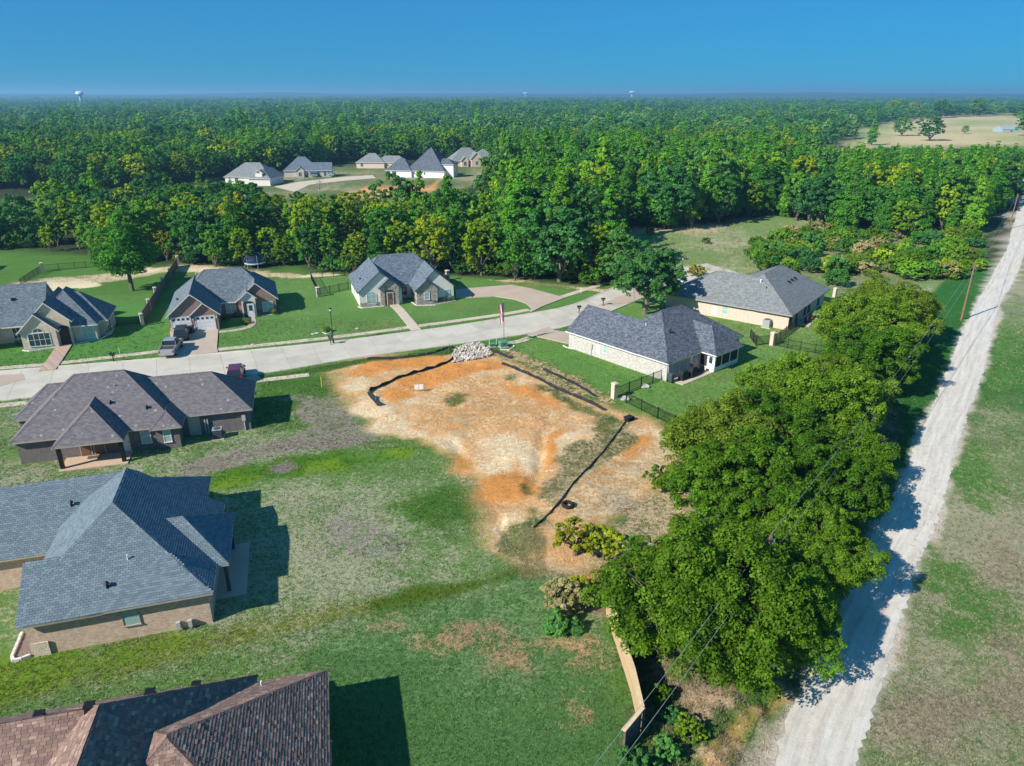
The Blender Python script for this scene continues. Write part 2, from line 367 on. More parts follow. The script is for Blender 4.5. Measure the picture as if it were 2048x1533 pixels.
# near side of the street: patchy grass, mulch, dry mown grass
NEARSIDE = GP([(-200,800),(300,770),(520,755),(680,720),(700,740),(760,860),(850,890),(950,940),(1010,1090),(1080,1120),(1210,1160),(1210,1230),(1300,1533),(1290,1700),(-300,1700)])
paint(pm(NEARSIDE, 2, 1), (0.140,0.245,0.062), (0.35,0.35,0.21), 0.36+1.1*(N1-0.46))
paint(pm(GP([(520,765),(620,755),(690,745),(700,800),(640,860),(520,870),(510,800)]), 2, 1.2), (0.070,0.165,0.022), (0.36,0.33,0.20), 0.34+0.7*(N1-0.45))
paint(pm(GP([(590,800),(690,790),(745,850),(760,880),(640,900),(500,925),(400,950),(330,940),(420,905),(560,885),(620,850)]), 2, 1.6), (0.13,0.19,0.06), (0.30,0.255,0.195), 0.66+0.6*(N1-0.5))
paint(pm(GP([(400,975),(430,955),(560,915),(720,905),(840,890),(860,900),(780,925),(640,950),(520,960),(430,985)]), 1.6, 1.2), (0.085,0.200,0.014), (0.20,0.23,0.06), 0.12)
for e in ((650,938,40,14,-8),(800,906,38,13,-6),(470,968,60,12,-14)): paint(pm(ell(*e), 1.2, 0.8), LUSH, LAWN, 0.2)
paint(pm(GP([(520,935),(580,918),(590,940),(545,955)]), 1.5, 1), b=MULCH, m=0.8)
paint(pm(GP([(420,985),(640,955),(900,960),(960,1010),(1000,1090),(950,1140),(760,1190),(600,1230),(430,1260)]), 2.5, 1.5), (0.155,0.260,0.070), (0.37,0.37,0.225), 0.40+1.0*(N1-0.46))
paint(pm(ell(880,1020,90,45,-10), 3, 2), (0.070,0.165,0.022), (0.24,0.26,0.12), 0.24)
paint(pm(ell(720,1070,70,30), 3, 2), b=(0.36,0.315,0.25), m=0.6)
paint(pm(GP([(430,1265),(640,1222),(760,1195),(780,1215),(640,1255),(420,1300),(60,1390),(-60,1420),(-60,1395),(80,1360)]), 2, 1.2)*0.9, (0.185,0.215,0.025), (0.33,0.31,0.15), 0.35+0.5*(N1-0.45))
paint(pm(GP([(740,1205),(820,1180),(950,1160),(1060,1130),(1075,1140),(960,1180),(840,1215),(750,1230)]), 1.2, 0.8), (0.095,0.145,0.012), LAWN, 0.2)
paint(pm(GP([(-60,1330),(420,1258),(440,1270),(300,1320),(40,1390),(-60,1425)]), 2, 1.0)*0.9, LUSH, (0.24,0.22,0.10), 0.24+0.6*(N1-0.45))
paint(pm(GP([(640,1255),(760,1235),(960,1180),(1060,1150),(1200,1200),(1215,1280),(1270,1440),(1290,1560),(640,1600),(600,1420)]), 2.5, 1.2), BLUEG, (0.19,0.30,0.11), 0.28+1.3*np.maximum(N1-0.47, -0.1))
for e in ((870,1270,60,14,-10),(1010,1290,45,26),(1030,1330,40,20),(1150,1400,28,20),(900,1280,50,12),(1180,1310,40,40,60),(760,1255,60,10,-10),(1100,1290,50,14)): paint(pm(ell(*e), 1.8, 1.6)*0.9, b=(0.50,0.31,0.17), m=0.58)
paint(pm(ell(1062,1115,26,38,20), 1.2, 0.8), DARKG, BLUEG, 0.35)
paint(pm(GP([(1080,1120),(1210,1120),(1215,1240),(1130,1180)]), 2, 1.5), (0.15,0.13,0.06), (0.40,0.26,0.15), 0.6)
paint(pm(ell(1190,1165,35,26,-40), 1, 0.8), ORANGE, (0.42,0.24,0.12), 0.4)
# dry verge past the gravel road
c_road = np.interp(y, [p[1] for p in ROAD_C], [p[0] for p in ROAD_C])
right = smooth(-1.5, 1.5, x-c_road)*smooth(240, 180, y)
paint(right, (0.165,0.245,0.085), (0.37,0.345,0.225), 0.46+0.9*(N1-0.46))
paint(0.8*right*smooth(60, 78, y+(N2-0.5)*14)*smooth(98, 84, y+(N2-0.5)*14), (0.045,0.165,0.030), (0.24,0.28,0.12), 0.16+0.5*(N1-0.45))
for e in ((1960,1200,80,55),(1900,1130,60,40),(1940,950,40,60),(2010,720,50,60)): paint(pm(ell(*e), 3, 2.5)*0.9, (0.085,0.215,0.040), (0.31,0.32,0.16), 0.32)
for e in ((1860,1420,90,50),(2020,1100,60,60),(2030,1330,50,70)): paint(pm(ell(*e), 3, 2)*0.8, (0.22,0.19,0.12), (0.36,0.29,0.20), 0.62)
# strip between trees and gravel road, ground under the trees, eroded bank
left_v = smooth(6, 4.5, np.abs(x-c_road+5.5))*smooth(2, -1, x-c_road)*smooth(150, 140, y)
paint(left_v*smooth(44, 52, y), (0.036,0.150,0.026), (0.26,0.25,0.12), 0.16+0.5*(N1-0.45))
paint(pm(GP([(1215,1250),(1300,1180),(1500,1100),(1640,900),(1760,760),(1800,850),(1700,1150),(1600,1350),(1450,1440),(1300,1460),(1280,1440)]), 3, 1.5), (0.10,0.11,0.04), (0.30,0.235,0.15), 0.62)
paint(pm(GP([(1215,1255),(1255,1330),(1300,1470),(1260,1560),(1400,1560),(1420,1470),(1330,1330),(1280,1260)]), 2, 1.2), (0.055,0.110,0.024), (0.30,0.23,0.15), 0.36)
paint(pm(GP([(1330,1345),(1460,1380),(1480,1420),(1430,1480),(1380,1560),(1330,1560),(1400,1470)]), 1.6, 1.5), (0.20,0.17,0.10), (0.58,0.42,0.27), 0.80)
paint(pm(GP([(1390,1560),(1400,1500),(1450,1440),(1520,1380),(1570,1345),(1590,1370),(1520,1440),(1460,1560)]), 1.2, 1.0), (0.62,0.33,0.13), (0.74,0.56,0.37), 0.5)
paint(pm(GP([(1480,1560),(1470,1480),(1530,1420),(1600,1390),(1600,1560)]), 2, 1.2), (0.50,0.43,0.33), (0.16,0.17,0.07), 0.25)
paint(pm(GP([(1170,1060),(1320,965),(1345,870),(1430,890),(1420,1060),(1260,1160),(1180,1130)]), 2, 1.5), (0.16,0.19,0.07), (0.58,0.44,0.26), 0.58)
# the bare building lot
d_lot = sdist(x, y, LOT)
paint(smooth(-2.4, 0.6, d_lot+(N2-0.5)*3.2), (0.72,0.41,0.18), (0.76,0.60,0.37), 0.40+0.9*(N1-0.5))
paint(pm(LOT, 1, 1)*pm(GP([(850,760),(1000,740),(1140,800),(1130,850),(1000,870),(850,850)]), 3, 2), (0.66,0.34,0.13), (0.72,0.56,0.32), 0.42)
paint(pm(LOT, 1, 1)*smooth(0.54, 0.70, N2)*0.4, b=(0.17,0.18,0.07), m=0.45)
for e in ((800,728,90,13,-6),(870,755,75,16,-14),(720,745,34,12),(800,790,45,12),(960,735,80,10),(1010,970,55,34),(985,985,34,22),(1040,985,30,20),(1112,890,20,36,35),(1100,905,14,42,15),(1210,960,50,20,-40),(1270,905,40,12,-50),(1180,1025,45,12,-25),(930,925,34,18,40),(1060,790,50,10,20)):
    paint(pm(ell(*e), 1.2, 1.1), ORANGE, (0.66,0.38,0.15), 0.25)
for e in ((715,772,26,18),(735,815,30,32,35),(790,855,50,16,24),(850,872,60,10,8),(905,895,40,12,30),(1000,900,50,30),(980,935,40,20),(1060,920,26,30),(1140,890,26,26),(1025,1055,28,34,30),(760,830,50,12,35)):
    paint(pm(ell(*e), 1.4, 1.2), (0.80,0.56,0.31), (0.84,0.70,0.46), 0.45)
for e in ((1020,757,22,9),(1100,780,40,6,28),(1180,820,50,7,26),(905,800,18,14),(1165,888,13,5),(1040,1080,30,30),(1220,870,30,34,-40),(1060,1010,10,40,-20)): paint(pm(ell(*e), 1.0, 1.2)*0.85, (0.075,0.135,0.028), (0.45,0.36,0.20), 0.30)
paint(pm(GP([(1140,905),(1250,850),(1260,870),(1150,965),(1090,1035),(1080,1010)]), 1.6, 1.6)*0.9, (0.12,0.145,0.045), (0.46,0.35,0.20), 0.50)
paint(pm(GP([(1130,1000),(1180,960),(1240,930),(1300,900),(1345,890),(1325,960),(1250,1020),(1180,1060),(1140,1040)]), 2, 1.6)*0.9, (0.54,0.33,0.15), (0.66,0.51,0.31), 0.55)
paint(pm(ell(1240,1020,70,16,-20), 2, 2)*0.8, (0.16,0.15,0.08), (0.50,0.40,0.26), 0.55)
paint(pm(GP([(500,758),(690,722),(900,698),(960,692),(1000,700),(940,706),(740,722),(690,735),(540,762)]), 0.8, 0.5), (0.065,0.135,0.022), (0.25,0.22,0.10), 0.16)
paint(pm(GP([(1015,700),(1060,712),(1130,745),(1215,790),(1230,808),(1140,790),(1060,742),(1000,712)]), 1.4, 1.2), (0.085,0.14,0.03), (0.60,0.42,0.22), 0.52)
# hard-trodden shoulder of the gravel road
dr_ = seg_dist(x, y, ROAD_C)
paint(smooth(2.4, 1.6, dr_+(N2-0.5)*1.8+(N3-0.5)*0.8), (0.62,0.54,0.43), (0.40,0.34,0.22), 0.2)
np.clip(A, 0.004, 0.9, out=A); np.clip(B, 0.004, 0.9, out=B); np.clip(M, 0, 1, out=M)
Z = gz(x, y)
nx, ny = len(gx), len(gy); idx = np.arange(NV).reshape(ny, nx)
quads = np.stack([idx[:-1,:-1], idx[:-1,1:], idx[1:,1:], idx[1:,:-1]], -1).reshape(-1, 4)
gm = bpy.data.meshes.new('ground'); gm.vertices.add(NV); gm.vertices.foreach_set('co', np.stack([x, y, Z], 1).astype(np.float32).ravel())
gm.loops.add(len(quads)*4); gm.loops.foreach_set('vertex_index', quads.astype(np.int32).ravel())
gm.polygons.add(len(quads)); gm.polygons.foreach_set('loop_start', np.arange(len(quads), dtype=np.int32)*4)
gm.polygons.foreach_set('use_smooth', np.ones(len(quads), bool)); gm.update(calc_edges=True)
def cattr(me, name, arr):
    a = me.attributes.new(name, 'FLOAT_COLOR', 'POINT'); a.data.foreach_set('color', np.concatenate([arr, np.ones((len(arr), 1))], 1).astype(np.float32).ravel())
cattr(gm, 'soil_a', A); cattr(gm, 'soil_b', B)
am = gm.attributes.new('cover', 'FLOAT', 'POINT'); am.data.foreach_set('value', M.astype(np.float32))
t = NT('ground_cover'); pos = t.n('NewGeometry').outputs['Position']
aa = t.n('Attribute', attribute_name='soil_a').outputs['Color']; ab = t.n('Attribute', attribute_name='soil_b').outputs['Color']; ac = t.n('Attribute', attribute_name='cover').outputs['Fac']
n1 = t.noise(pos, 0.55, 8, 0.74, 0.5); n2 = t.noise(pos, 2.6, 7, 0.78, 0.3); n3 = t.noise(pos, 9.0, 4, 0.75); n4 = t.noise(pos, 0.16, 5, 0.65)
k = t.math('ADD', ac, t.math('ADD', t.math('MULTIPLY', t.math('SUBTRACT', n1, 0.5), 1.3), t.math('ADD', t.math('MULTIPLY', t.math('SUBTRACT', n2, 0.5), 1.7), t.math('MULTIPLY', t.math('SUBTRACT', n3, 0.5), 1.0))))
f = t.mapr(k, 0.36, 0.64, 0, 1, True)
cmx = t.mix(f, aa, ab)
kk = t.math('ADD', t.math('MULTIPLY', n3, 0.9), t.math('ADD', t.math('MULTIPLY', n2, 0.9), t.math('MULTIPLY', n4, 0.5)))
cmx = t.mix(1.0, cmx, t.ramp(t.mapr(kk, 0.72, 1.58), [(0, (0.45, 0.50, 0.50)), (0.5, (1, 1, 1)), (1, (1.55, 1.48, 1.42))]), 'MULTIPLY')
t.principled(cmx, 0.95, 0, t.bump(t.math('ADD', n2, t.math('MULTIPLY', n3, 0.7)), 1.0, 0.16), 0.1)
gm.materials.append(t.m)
ground = link(bpy.data.objects.new('ground', gm)); tag(ground, 'mown lawns, dry grass and bare orange soil of the whole site', kind='structure')

# ================================================================== far hills on the horizon
def hills():
    mb = MB()
    for d, hgt, sd_ in ((6200, 26, 31), (7600, 44, 47)):
        n = 90; pts = []
        for i in range(n+1):
            a = R(-62+124*i/n); r = d
            h = hgt*(0.25+1.3*float(fbm(np.array([i*0.35]), np.array([sd_*1.0]), 0.35, 4, sd_)[0]))
            pts.append((math.sin(a), math.cos(a), r, h))
        for p, q in zip(pts[:-1], pts[1:]):
            mb.poly([(p[0]*(p[2]-700), p[1]*(p[2]-700), -8), (q[0]*(q[2]-700), q[1]*(q[2]-700), -8), (q[0]*q[2], q[1]*q[2], q[3]), (p[0]*p[2], p[1]*p[2], p[3])])
            mb.poly([(p[0]*p[2], p[1]*p[2], p[3]), (q[0]*q[2], q[1]*q[2], q[3]), (q[0]*(q[2]+900), q[1]*(q[2]+900), -8), (p[0]*(p[2]+900), p[1]*(p[2]+900), -8)])
    t = NT('wooded_hills'); ps = t.n('NewGeometry').outputs['Position']
    t.principled(t.ramp(t.noise(ps, 0.01, 6, 0.7), [(0.3, (0.025, 0.05, 0.018)), (0.7, (0.06, 0.10, 0.03))]), 1.0, 0, None, 0.0)
    o = mb.build('hills', t.m, smooth=True); tag(o, 'low wooded hills along the horizon', kind='structure')
hills()

# ================================================================== street, pavements, drives
conc = concrete('street_concrete', (0.52, 0.475, 0.395), 0.16, 0.07); walkc = concrete('pavement_concrete', (0.56, 0.47, 0.36), 0.10, 0.06)
drivec = concrete('drive_concrete', (0.47, 0.37, 0.29), 0.10, 0.05); jointm = plain('joint_filler', (0.20, 0.18, 0.15), 0.95)
def spline(pts, step=1.0):
    out = []; P = [Vector(p).to_2d() for p in pts]; P = [P[0]*2-P[1]]+P+[P[-1]*2-P[-2]]
    for i in range(1, len(P)-2):
        a, b, c, d = P[i-1:i+3]; n = max(2, int((c-b).length/step))
        for k in range(n):
            u = k/n; out.append(0.5*((2*b)+(c-a)*u+(2*a-5*b+4*c-d)*u*u+(3*b-a-3*c+d)*u**3))
    out.append(P[-2]); return out
st_far = spline([(-110,68.0)]+GP([(0,745),(120,735),(440,708),(660,686),(900,655),(1060,629)])+[(9.5,112.0),(15.0,119.2),(21.5,128.5),(29.5,137.0),(40,143)], 1.0)
st_near = spline([(-106,59.6)]+GP([(0,801),(260,768),(500,750),(720,714),(900,690),(1100,660)])+[(11.5,104.5),(18.5,112.8),(25.5,121.5),(34.0,129.5),(44,135)], 1.0)
def resample(P, n):
    L = [0]
    for a, b in zip(P[:-1], P[1:]): L.append(L[-1]+(b-a).length)
    out = []; xs = [p.x for p in P]; ys = [p.y for p in P]
    for s in np.linspace(0, L[-1], n): out.append(Vector((np.interp(s, L, xs), np.interp(s, L, ys))))
    return out
NS = 44
sf = resample(st_far, NS+1); sn = resample(st_near, NS+1)
def sheet(name, pts, z, m, label=None, parent=None, kind='structure'):
    mb = MB(); mb.poly([(p[0], p[1], z) for p in pts]); o = mb.build(name, m, parent)
    if parent is None: tag(o, label, kind=kind)
    return o
mb = MB()
for i in range(NS): mb.poly([(sn[i].x, sn[i].y, 0.006), (sn[i+1].x, sn[i+1].y, 0.006), (sf[i+1].x, sf[i+1].y, 0.006), (sf[i].x, sf[i].y, 0.006)])
street = mb.build('street', jointm); tag(street, 'pale concrete residential street curving between the houses', kind='structure')
def slab(name, quad, z0, z1, m, parent, gap=0.022):
    c = sum((Vector(p) for p in quad), Vector((0, 0)))/len(quad)
    q = [Vector(p)+(c-Vector(p)).normalized()*gap for p in quad]
    mb = MB(); mb.poly([(p.x, p.y, z1) for p in q])
    for i in range(len(q)):
        a, b = q[i], q[(i+1) % len(q)]; mb.poly([(a.x, a.y, z0), (b.x, b.y, z0), (b.x, b.y, z1), (a.x, a.y, z1)])
    return mb.build(name, m, parent)
for i in range(0, NS):
    mid0 = (sn[i]+sf[i])/2; mid1 = (sn[i+1]+sf[i+1])/2
    slab('slab', [sn[i], sn[i+1], mid1, mid0], 0.007, 0.03, conc, street); slab('slab', [mid0, mid1, sf[i+1], sf[i]], 0.007, 0.03, conc, street)
# rolled kerbs
for P, sgn in ((sf, 1), (sn, -1)):
    mb = MB()
    for i in range(NS):
        a, b = P[i], P[i+1]; n = Vector((-(b-a).y, (b-a).x)).normalized()*sgn
        for (o0, z0), (o1, z1) in (((0.0, 0.02), (0.12, 0.11)), ((0.12, 0.11), (0.30, 0.12)), ((0.30, 0.12), (0.34, -0.05))):
            mb.poly([(a.x+n.x*o0, a.y+n.y*o0, z0), (b.x+n.x*o0, b.y+n.y*o0, z0), (b.x+n.x*o1, b.y+n.y*o1, z1), (a.x+n.x*o1, a.y+n.y*o1, z1)])
    k = mb.build('kerb', conc); tag(k, 'rolled concrete kerb along the %s edge of the street' % ('far' if sgn > 0 else 'near'), kind='structure')
def ribbon_walk(name, label, line, w, m, z=0.035, step=1.5):
    P = spline(line, 0.5); L = sum((b-a).length for a, b in zip(P[:-1], P[1:])); n = max(2, int(L/step)); Q = resample(P, n+1)
    root = None; E = []
    for i, p in enumerate(Q):
        d = (Q[min(i+1, n)]-Q[max(i-1, 0)]).normalized(); nn = Vector((-d.y, d.x))*w/2; E.append((p-nn, p+nn))
    mb = MB()
    for i in range(n): mb.poly([(*E[i][0], 0.008), (*E[i+1][0], 0.008), (*E[i+1][1], 0.008), (*E[i][1], 0.008)])
    root = mb.build(name, jointm); tag(root, label, kind='structure')
    for i in range(n): slab('slab', [E[i][0], E[i+1][0], E[i+1][1], E[i][1]], 0.009, z, m, root)
    return root
ribbon_walk('pavement', 'narrow concrete pavement behind the grass verge on the far side', [(-110,71.5)]+GP([(0,737),(100,729),(330,702)]), 1.25, walkc)
ribbon_walk('pavement', 'concrete pavement between the brick house drive and the cream house drive', GP([(434,700),(660,676),(820,655),(1000,630),(1058,620)]), 1.25, walkc)
ribbon_walk('pavement', 'concrete pavement along the lawn past the cream house drive', GP([(1125,594),(1175,578),(1215,566)]), 1.25, walkc)
ribbon_walk('pavement', 'short concrete pavement ending at the bare lot', GP([(505,763),(560,757),(618,750)]), 1.2, walkc)
ribbon_walk('pavement', 'concrete pavement in front of the brown shingled house', [(-106,57.0)]+GP([(0,812),(60,805),(110,798)]), 1.25, walkc)
ribbon_walk('pavement', 'concrete pavement beside the flagpole', GP([(1005,690),(1040,683),(1060,676)]), 1.2, walkc)
def drive(name, label, pts, m, z=0.040):
    P = [Vector(p) for p in pts]; mb = MB(); mb.poly([(p.x, p.y, z) for p in P])
    for i in range(len(P)):
        a, b = P[i], P[(i+1) % len(P)]; mb.poly([(a.x, a.y, 0.0), (b.x, b.y, 0.0), (b.x, b.y, z), (a.x, a.y, z)])
    o = mb.build(name, m); return tag(o, label, kind='structure')
paverm = brick('paver_drive', (0.44,0.30,0.23), (0.52,0.38,0.29), (0.34,0.26,0.20), 0.4, 0.2, None, 0.25)
drive('driveway', 'tan drive in front of the twin white garage doors', GP([(340,664),(437,660),(434,696),(436,706),(322,718),(328,706),(342,690)]), drivec, 0.125)
drive('driveway', 'broad curved tan drive beside the cream house', GP([(911,580),(1022,571),(1060,578),(1130,597),(1085,614),(1060,627),(1062,617),(1052,608),(1030,600),(990,594),(912,598)]), drivec, 0.125)
drive('driveway', 'pinkish drive of the white brick house', GP([(1055,671),(1098,655),(1108,662),(1140,667),(1142,690),(1100,680)]), drivec, 0.125)
drive('driveway', 'pale drive at the edge of the grey stone house', GP([(-60,756),(46,748),(50,760),(-60,790)]), drivec, 0.045)
drive('driveway', 'tan drive of the brown shingled house behind the maroon car', GP([(440,764),(492,756),(512,749),(520,756),(500,770),(510,790),(470,792)]), drivec, 0.125)
drive('driveway', 'pale drive under the yard oak with parked trucks', [(14.0,112.2),(19.0,113.6),(26.5,121.8),(33.5,117.5),(40,112),(44,119),(38,124),(30,127.5),(27,127),(22,122)], drivec, 0.125)
ribbon_walk('path', 'brick front path of the grey stone house', GP([(129,692),(112,718),(95,742)]), 1.9, paverm, 0.127, 1.0)
ribbon_walk('path', 'curved pale front path of the cream house', GP([(783,606),(800,622),(815,640),(833,662)]), 1.5, walkc, 0.127, 1.0)
ribbon_walk('path', 'narrow front path from the brick house drive to its porch', GP([(437,665),(480,660),(500,654),(506,645),(501,632)]), 1.0, drivec, 0.06, 1.0)
# gravel road
def gravel_road():
    P = resample(spline(ROAD_C, 0.5), 1100); mb = MB(); NW = 12; rows = []
    for i, p in enumerate(P):
        d = (P[min(i+1, len(P)-1)]-P[max(i-1, 0)]).normalized(); nn = Vector((d.y, -d.x))
        w_ = 1.75+0.25*max(0, 1-p.y/60); e0 = -w_+0.34*(random.random()-0.5)+0.18*math.sin(i*0.043); e1 = w_+0.34*(random.random()-0.5)+0.16*math.sin(i*0.031+1)
        row = []
        for k in range(NW+1):
            o = e0+(e1-e0)*k/NW; q = p+nn*o; row.append((q.x, q.y, o))
        rows.append(row)
    allp = np.array([[q for q in r] for r in rows]); zz = gz(allp[...,0].ravel(), allp[...,1].ravel()).reshape(allp.shape[:2])
    for i in range(len(rows)):
        for k in range(NW+1):
            o = rows[i][k][2]; e = 0.02 if k in (0, NW) else 0.055
            rut = -0.045*math.exp(-((abs(o)-0.85)/0.28)**2); rows[i][k] = (rows[i][k][0], rows[i][k][1], zz[i, k]+e+rut, o)
    for r0, r1 in zip(rows[:-1], rows[1:]):
        for k in range(NW):
            q = [r0[k], r0[k+1], r1[k+1], r1[k]]; mb.poly([w[:3] for w in q], 0, [(w[3], w[1]) for w in q])
    t = NT('crushed_gravel'); ps = t.n('NewGeometry').outputs['Position']; uv = t.uv()
    mp = t.n('Mapping'); t.l(uv, mp.inputs[0]); mp.inputs['Scale'].default_value = (1.6, 0.12, 1)
    a = t.noise(mp.outputs[0], 1.6, 5, 0.65); b = t.noise(ps, 2.0, 6, 0.75); c = t.noise(ps, 18.0, 4, 0.75)
    v = t.math('ADD', t.math('MULTIPLY', a, 0.9), t.math('ADD', t.math('MULTIPLY', b, 0.5), t.math('MULTIPLY', c, 0.55)))
    t.principled(t.ramp(t.mapr(v, 0.62, 1.3), [(0, (0.36, 0.315, 0.25)), (0.45, (0.60, 0.55, 0.47)), (1, (0.80, 0.76, 0.68))]), 0.95, 0, t.bump(c, 0.8, 0.05), 0.1)
    o = mb.build('gravel_road', t.m, smooth=True); tag(o, 'pale gravel road running away along the trees', kind='structure')
gravel_road()
# ================================================================== houses
def clip(poly, f):
    """keep the part of a 2-D polygon where f(p) >= 0 (f linear)"""
    out = []
    for i in range(len(poly)):
        p, q = poly[i], poly[(i+1) % len(poly)]; a, b = f(p), f(q)
        if a >= -1e-9: out.append(p)
        if (a > 1e-9 and b < -1e-9) or (a < -1e-9 and b > 1e-9):
            t = a/(a-b); out.append((p[0]+(q[0]-p[0])*t, p[1]+(q[1]-p[1])*t))
    res = []
    for p in out:
        if not res or abs(p[0]-res[-1][0])+abs(p[1]-res[-1][1]) > 1e-6: res.append(p)
    if len(res) > 1 and abs(res[0][0]-res[-1][0])+abs(res[0][1]-res[-1][1]) < 1e-6: res.pop()
    return res if len(res) > 2 else []
def area2(p): return 0.5*sum(p[i][0]*p[(i+1) % len(p)][1]-p[(i+1) % len(p)][0]*p[i][1] for i in range(len(p)))

white_trim = plain('white_trim', (0.74, 0.73, 0.70), 0.6); dark_trim = plain('dark_trim', (0.07, 0.075, 0.085), 0.6); tan_trim = plain('tan_trim', (0.42, 0.37, 0.31), 0.6)
black_metal = plain('black_metal', (0.015, 0.015, 0.017), 0.5, 0.2); glass_d = None
t = NT('window_glass'); t.principled((0.025, 0.055, 0.06), 0.08, 0, None, 0.6); glass_d = t.m
t = NT('pale_blind'); t.principled(t.ramp(t.noise(t.obj(), 6, 2), [(0.3, (0.28, 0.42, 0.40)), (0.7, (0.36, 0.50, 0.47))]), 0.25, 0, None, 0.5); blind = t.m

SHINGLE_JOBS = []
class House:
    def __init__(s, name, label, o, th, roof, wall, trim, group=None, cat='house'):
        s.root = empty(name, (o[0], o[1], 0), R(th), label, cat, group); s.roofm = roof; s.wallm = wall; s.trim = trim; s.o = o; s.th = th
    def w(s, u, v, z=0):
        c, q = math.cos(R(s.th)), math.sin(R(s.th)); return Vector((s.o[0]+u*c-v*q, s.o[1]+u*q+v*c, z))
    def block(s, u0, u1, v0, v1, z0, pl, oh=0.42, walls=True, roof=None, wall=None, trim=None, th=0.15, clipu=None, caps=True, wall_v0=None, base=-0.3, gable=None, tabs=None):
        """one roof (planes pl: side letter -> pitch) over a rectangle, with the walls under it"""
        roof = roof or s.roofm; wall = wall or s.wallm; trim = trim or s.trim
        F = {}
        for k, p in pl.items():
            F[k] = {'L': (lambda q, p=p: z0+p*(q[0]-u0)), 'R': (lambda q, p=p: z0+p*(u1-q[0])), 'F': (lambda q, p=p: z0+p*(q[1]-v0)), 'B': (lambda q, p=p: z0+p*(v1-q[1]))}[k]
        rect = [(u0, v0), (u1, v0), (u1, v1), (u0, v1)]
        if clipu is not None:
            a, b = clipu; rect = [(a, v0), (b, v0), (b, v1), (a, v1)]
        ex0, ex1 = rect[0][0], rect[1][0]
        polys = {}
        for k in F:
            p = rect
            for j in F:
                if j != k and p: p = clip(p, lambda q, k=k, j=j: F[j](q)-F[k](q))
            if p: polys[k] = p
        top = lambda q: min(f(q) for f in F.values())
        mb = MB()
        for k, p in polys.items():
            pit = pl[k]; cs = math.sqrt(1+pit*pit)
            uv = [((q[0] if k in 'FB' else q[1]), {'L': q[0]-u0, 'R': u1-q[0], 'F': q[1]-v0, 'B': v1-q[1]}[k]*cs) for q in p]
            mb.poly([(q[0], q[1], F[k](q)) for q in p], 0, uv)
            mb.poly([(q[0], q[1], F[k](q)-th) for q in p][::-1], 1)
            for i in range(len(p)):
                a, b = p[i], p[(i+1) % len(p)]
                e = 1e-5
                if (abs(a[0]-b[0]) < e and (abs(a[0]-ex0) < e or abs(a[0]-ex1) < e)) or (abs(a[1]-b[1]) < e and (abs(a[1]-v0) < e or abs(a[1]-v1) < e)):
                    za, zb = F[k](a), F[k](b)
                    mb.poly([(a[0], a[1], za-th), (b[0], b[1], zb-th), (b[0], b[1], zb), (a[0], a[1], za)], 1)
        ro = mb.build('roof', [roof, trim], s.root)
        if caps:
            cb = MB(); seen = set()
            for k, p in polys.items():
                for i in range(len(p)):
                    a, b = p[i], p[(i+1) % len(p)]
                    for j, q in polys.items():
                        if j == k: continue
                        if abs(F[j](a)-F[k](a)) < 1e-4 and abs(F[j](b)-F[k](b)) < 1e-4:
                            A3 = Vector((a[0], a[1], F[k](a))); B3 = Vector((b[0], b[1], F[k](b)))
                            c = sum((Vector((w[0], w[1], F[k](w))) for w in p), Vector())/len(p)
                            e = (B3-A3).normalized(); d = (c-A3); d = (d-e*d.dot(e)).normalized()*0.14; n = e.cross(d).normalized()
                            if n.z < 0: n = -n
                            n = n*0.025; L = (B3-A3).length; m = max(1, int(L/0.45))
                            for w in range(m):
                                x0 = A3.lerp(B3, w/m); x1 = A3.lerp(B3, (w+0.96)/m); lift = n*(1+0.35*(w % 2))
                                cb.poly([x0+lift, x1+lift*0.7, x1+lift*0.7+d, x0+lift+d], 0, [(w*0.3, 0), (w*0.3+.25, 0), (w*0.3+.25, .1), (w*0.3, .1)])
                            break
            if cb.v: cb.build('ridge_cap', roof, ro)
        if tabs: SHINGLE_JOBS.append((s, ro, polys, F, pl, (u0, u1, v0, v1), tabs))
        if walls:
            a0, a1, b0, b1 = (ex0+oh if 'L' in pl or clipu is None else ex0), (ex1-oh if 'R' in pl or clipu is None else ex1), v0+oh, v1-oh
            if gable is not None:
                g = gable
                if 'L' not in pl: a0 = ex0+g
                if 'R' not in pl: a1 = ex1-g
                if 'F' not in pl: b0 = v0+g
                if 'B' not in pl: b1 = v1-g
            if wall_v0 is not None: b0 = wall_v0
            c = [(a0, b0), (a1, b0), (a1, b1), (a0, b1)]; wb = MB()
            for i in range(4):
                p, q = c[i], c[(i+1) % 4]; ts = {0.0, 1.0}; fs = list(F.values())
                for f in fs:
                    for g in fs:
                        if f is g: continue
                        d0, d1 = f(p)-g(p), f(q)-g(q)
                        if abs(d0-d1) > 1e-9:
                            tt = d0/(d0-d1)
                            if 0.001 < tt < 0.999: ts.add(round(tt, 6))
                ts = sorted(ts, reverse=True); L = math.hypot(q[0]-p[0], q[1]-p[1])
                pts = [(p[0], p[1], base), (q[0], q[1], base)]; uv = [(i*3.1, base), (i*3.1+L, base)]
                for tt in ts:
                    w = (p[0]+(q[0]-p[0])*tt, p[1]+(q[1]-p[1])*tt); zt = top(w)-th-0.004
                    pts.append((w[0], w[1], zt)); uv.append((i*3.1+L*tt, zt))
                wb.poly(pts, 0, uv)
            wb.build('wall', wall, s.root)
        return ro
    def at(s, side, u, v):
        rz = {'F': 0.0, 'R': math.pi/2, 'B': math.pi, 'L': -math.pi/2}[side]; return (u, v), rz
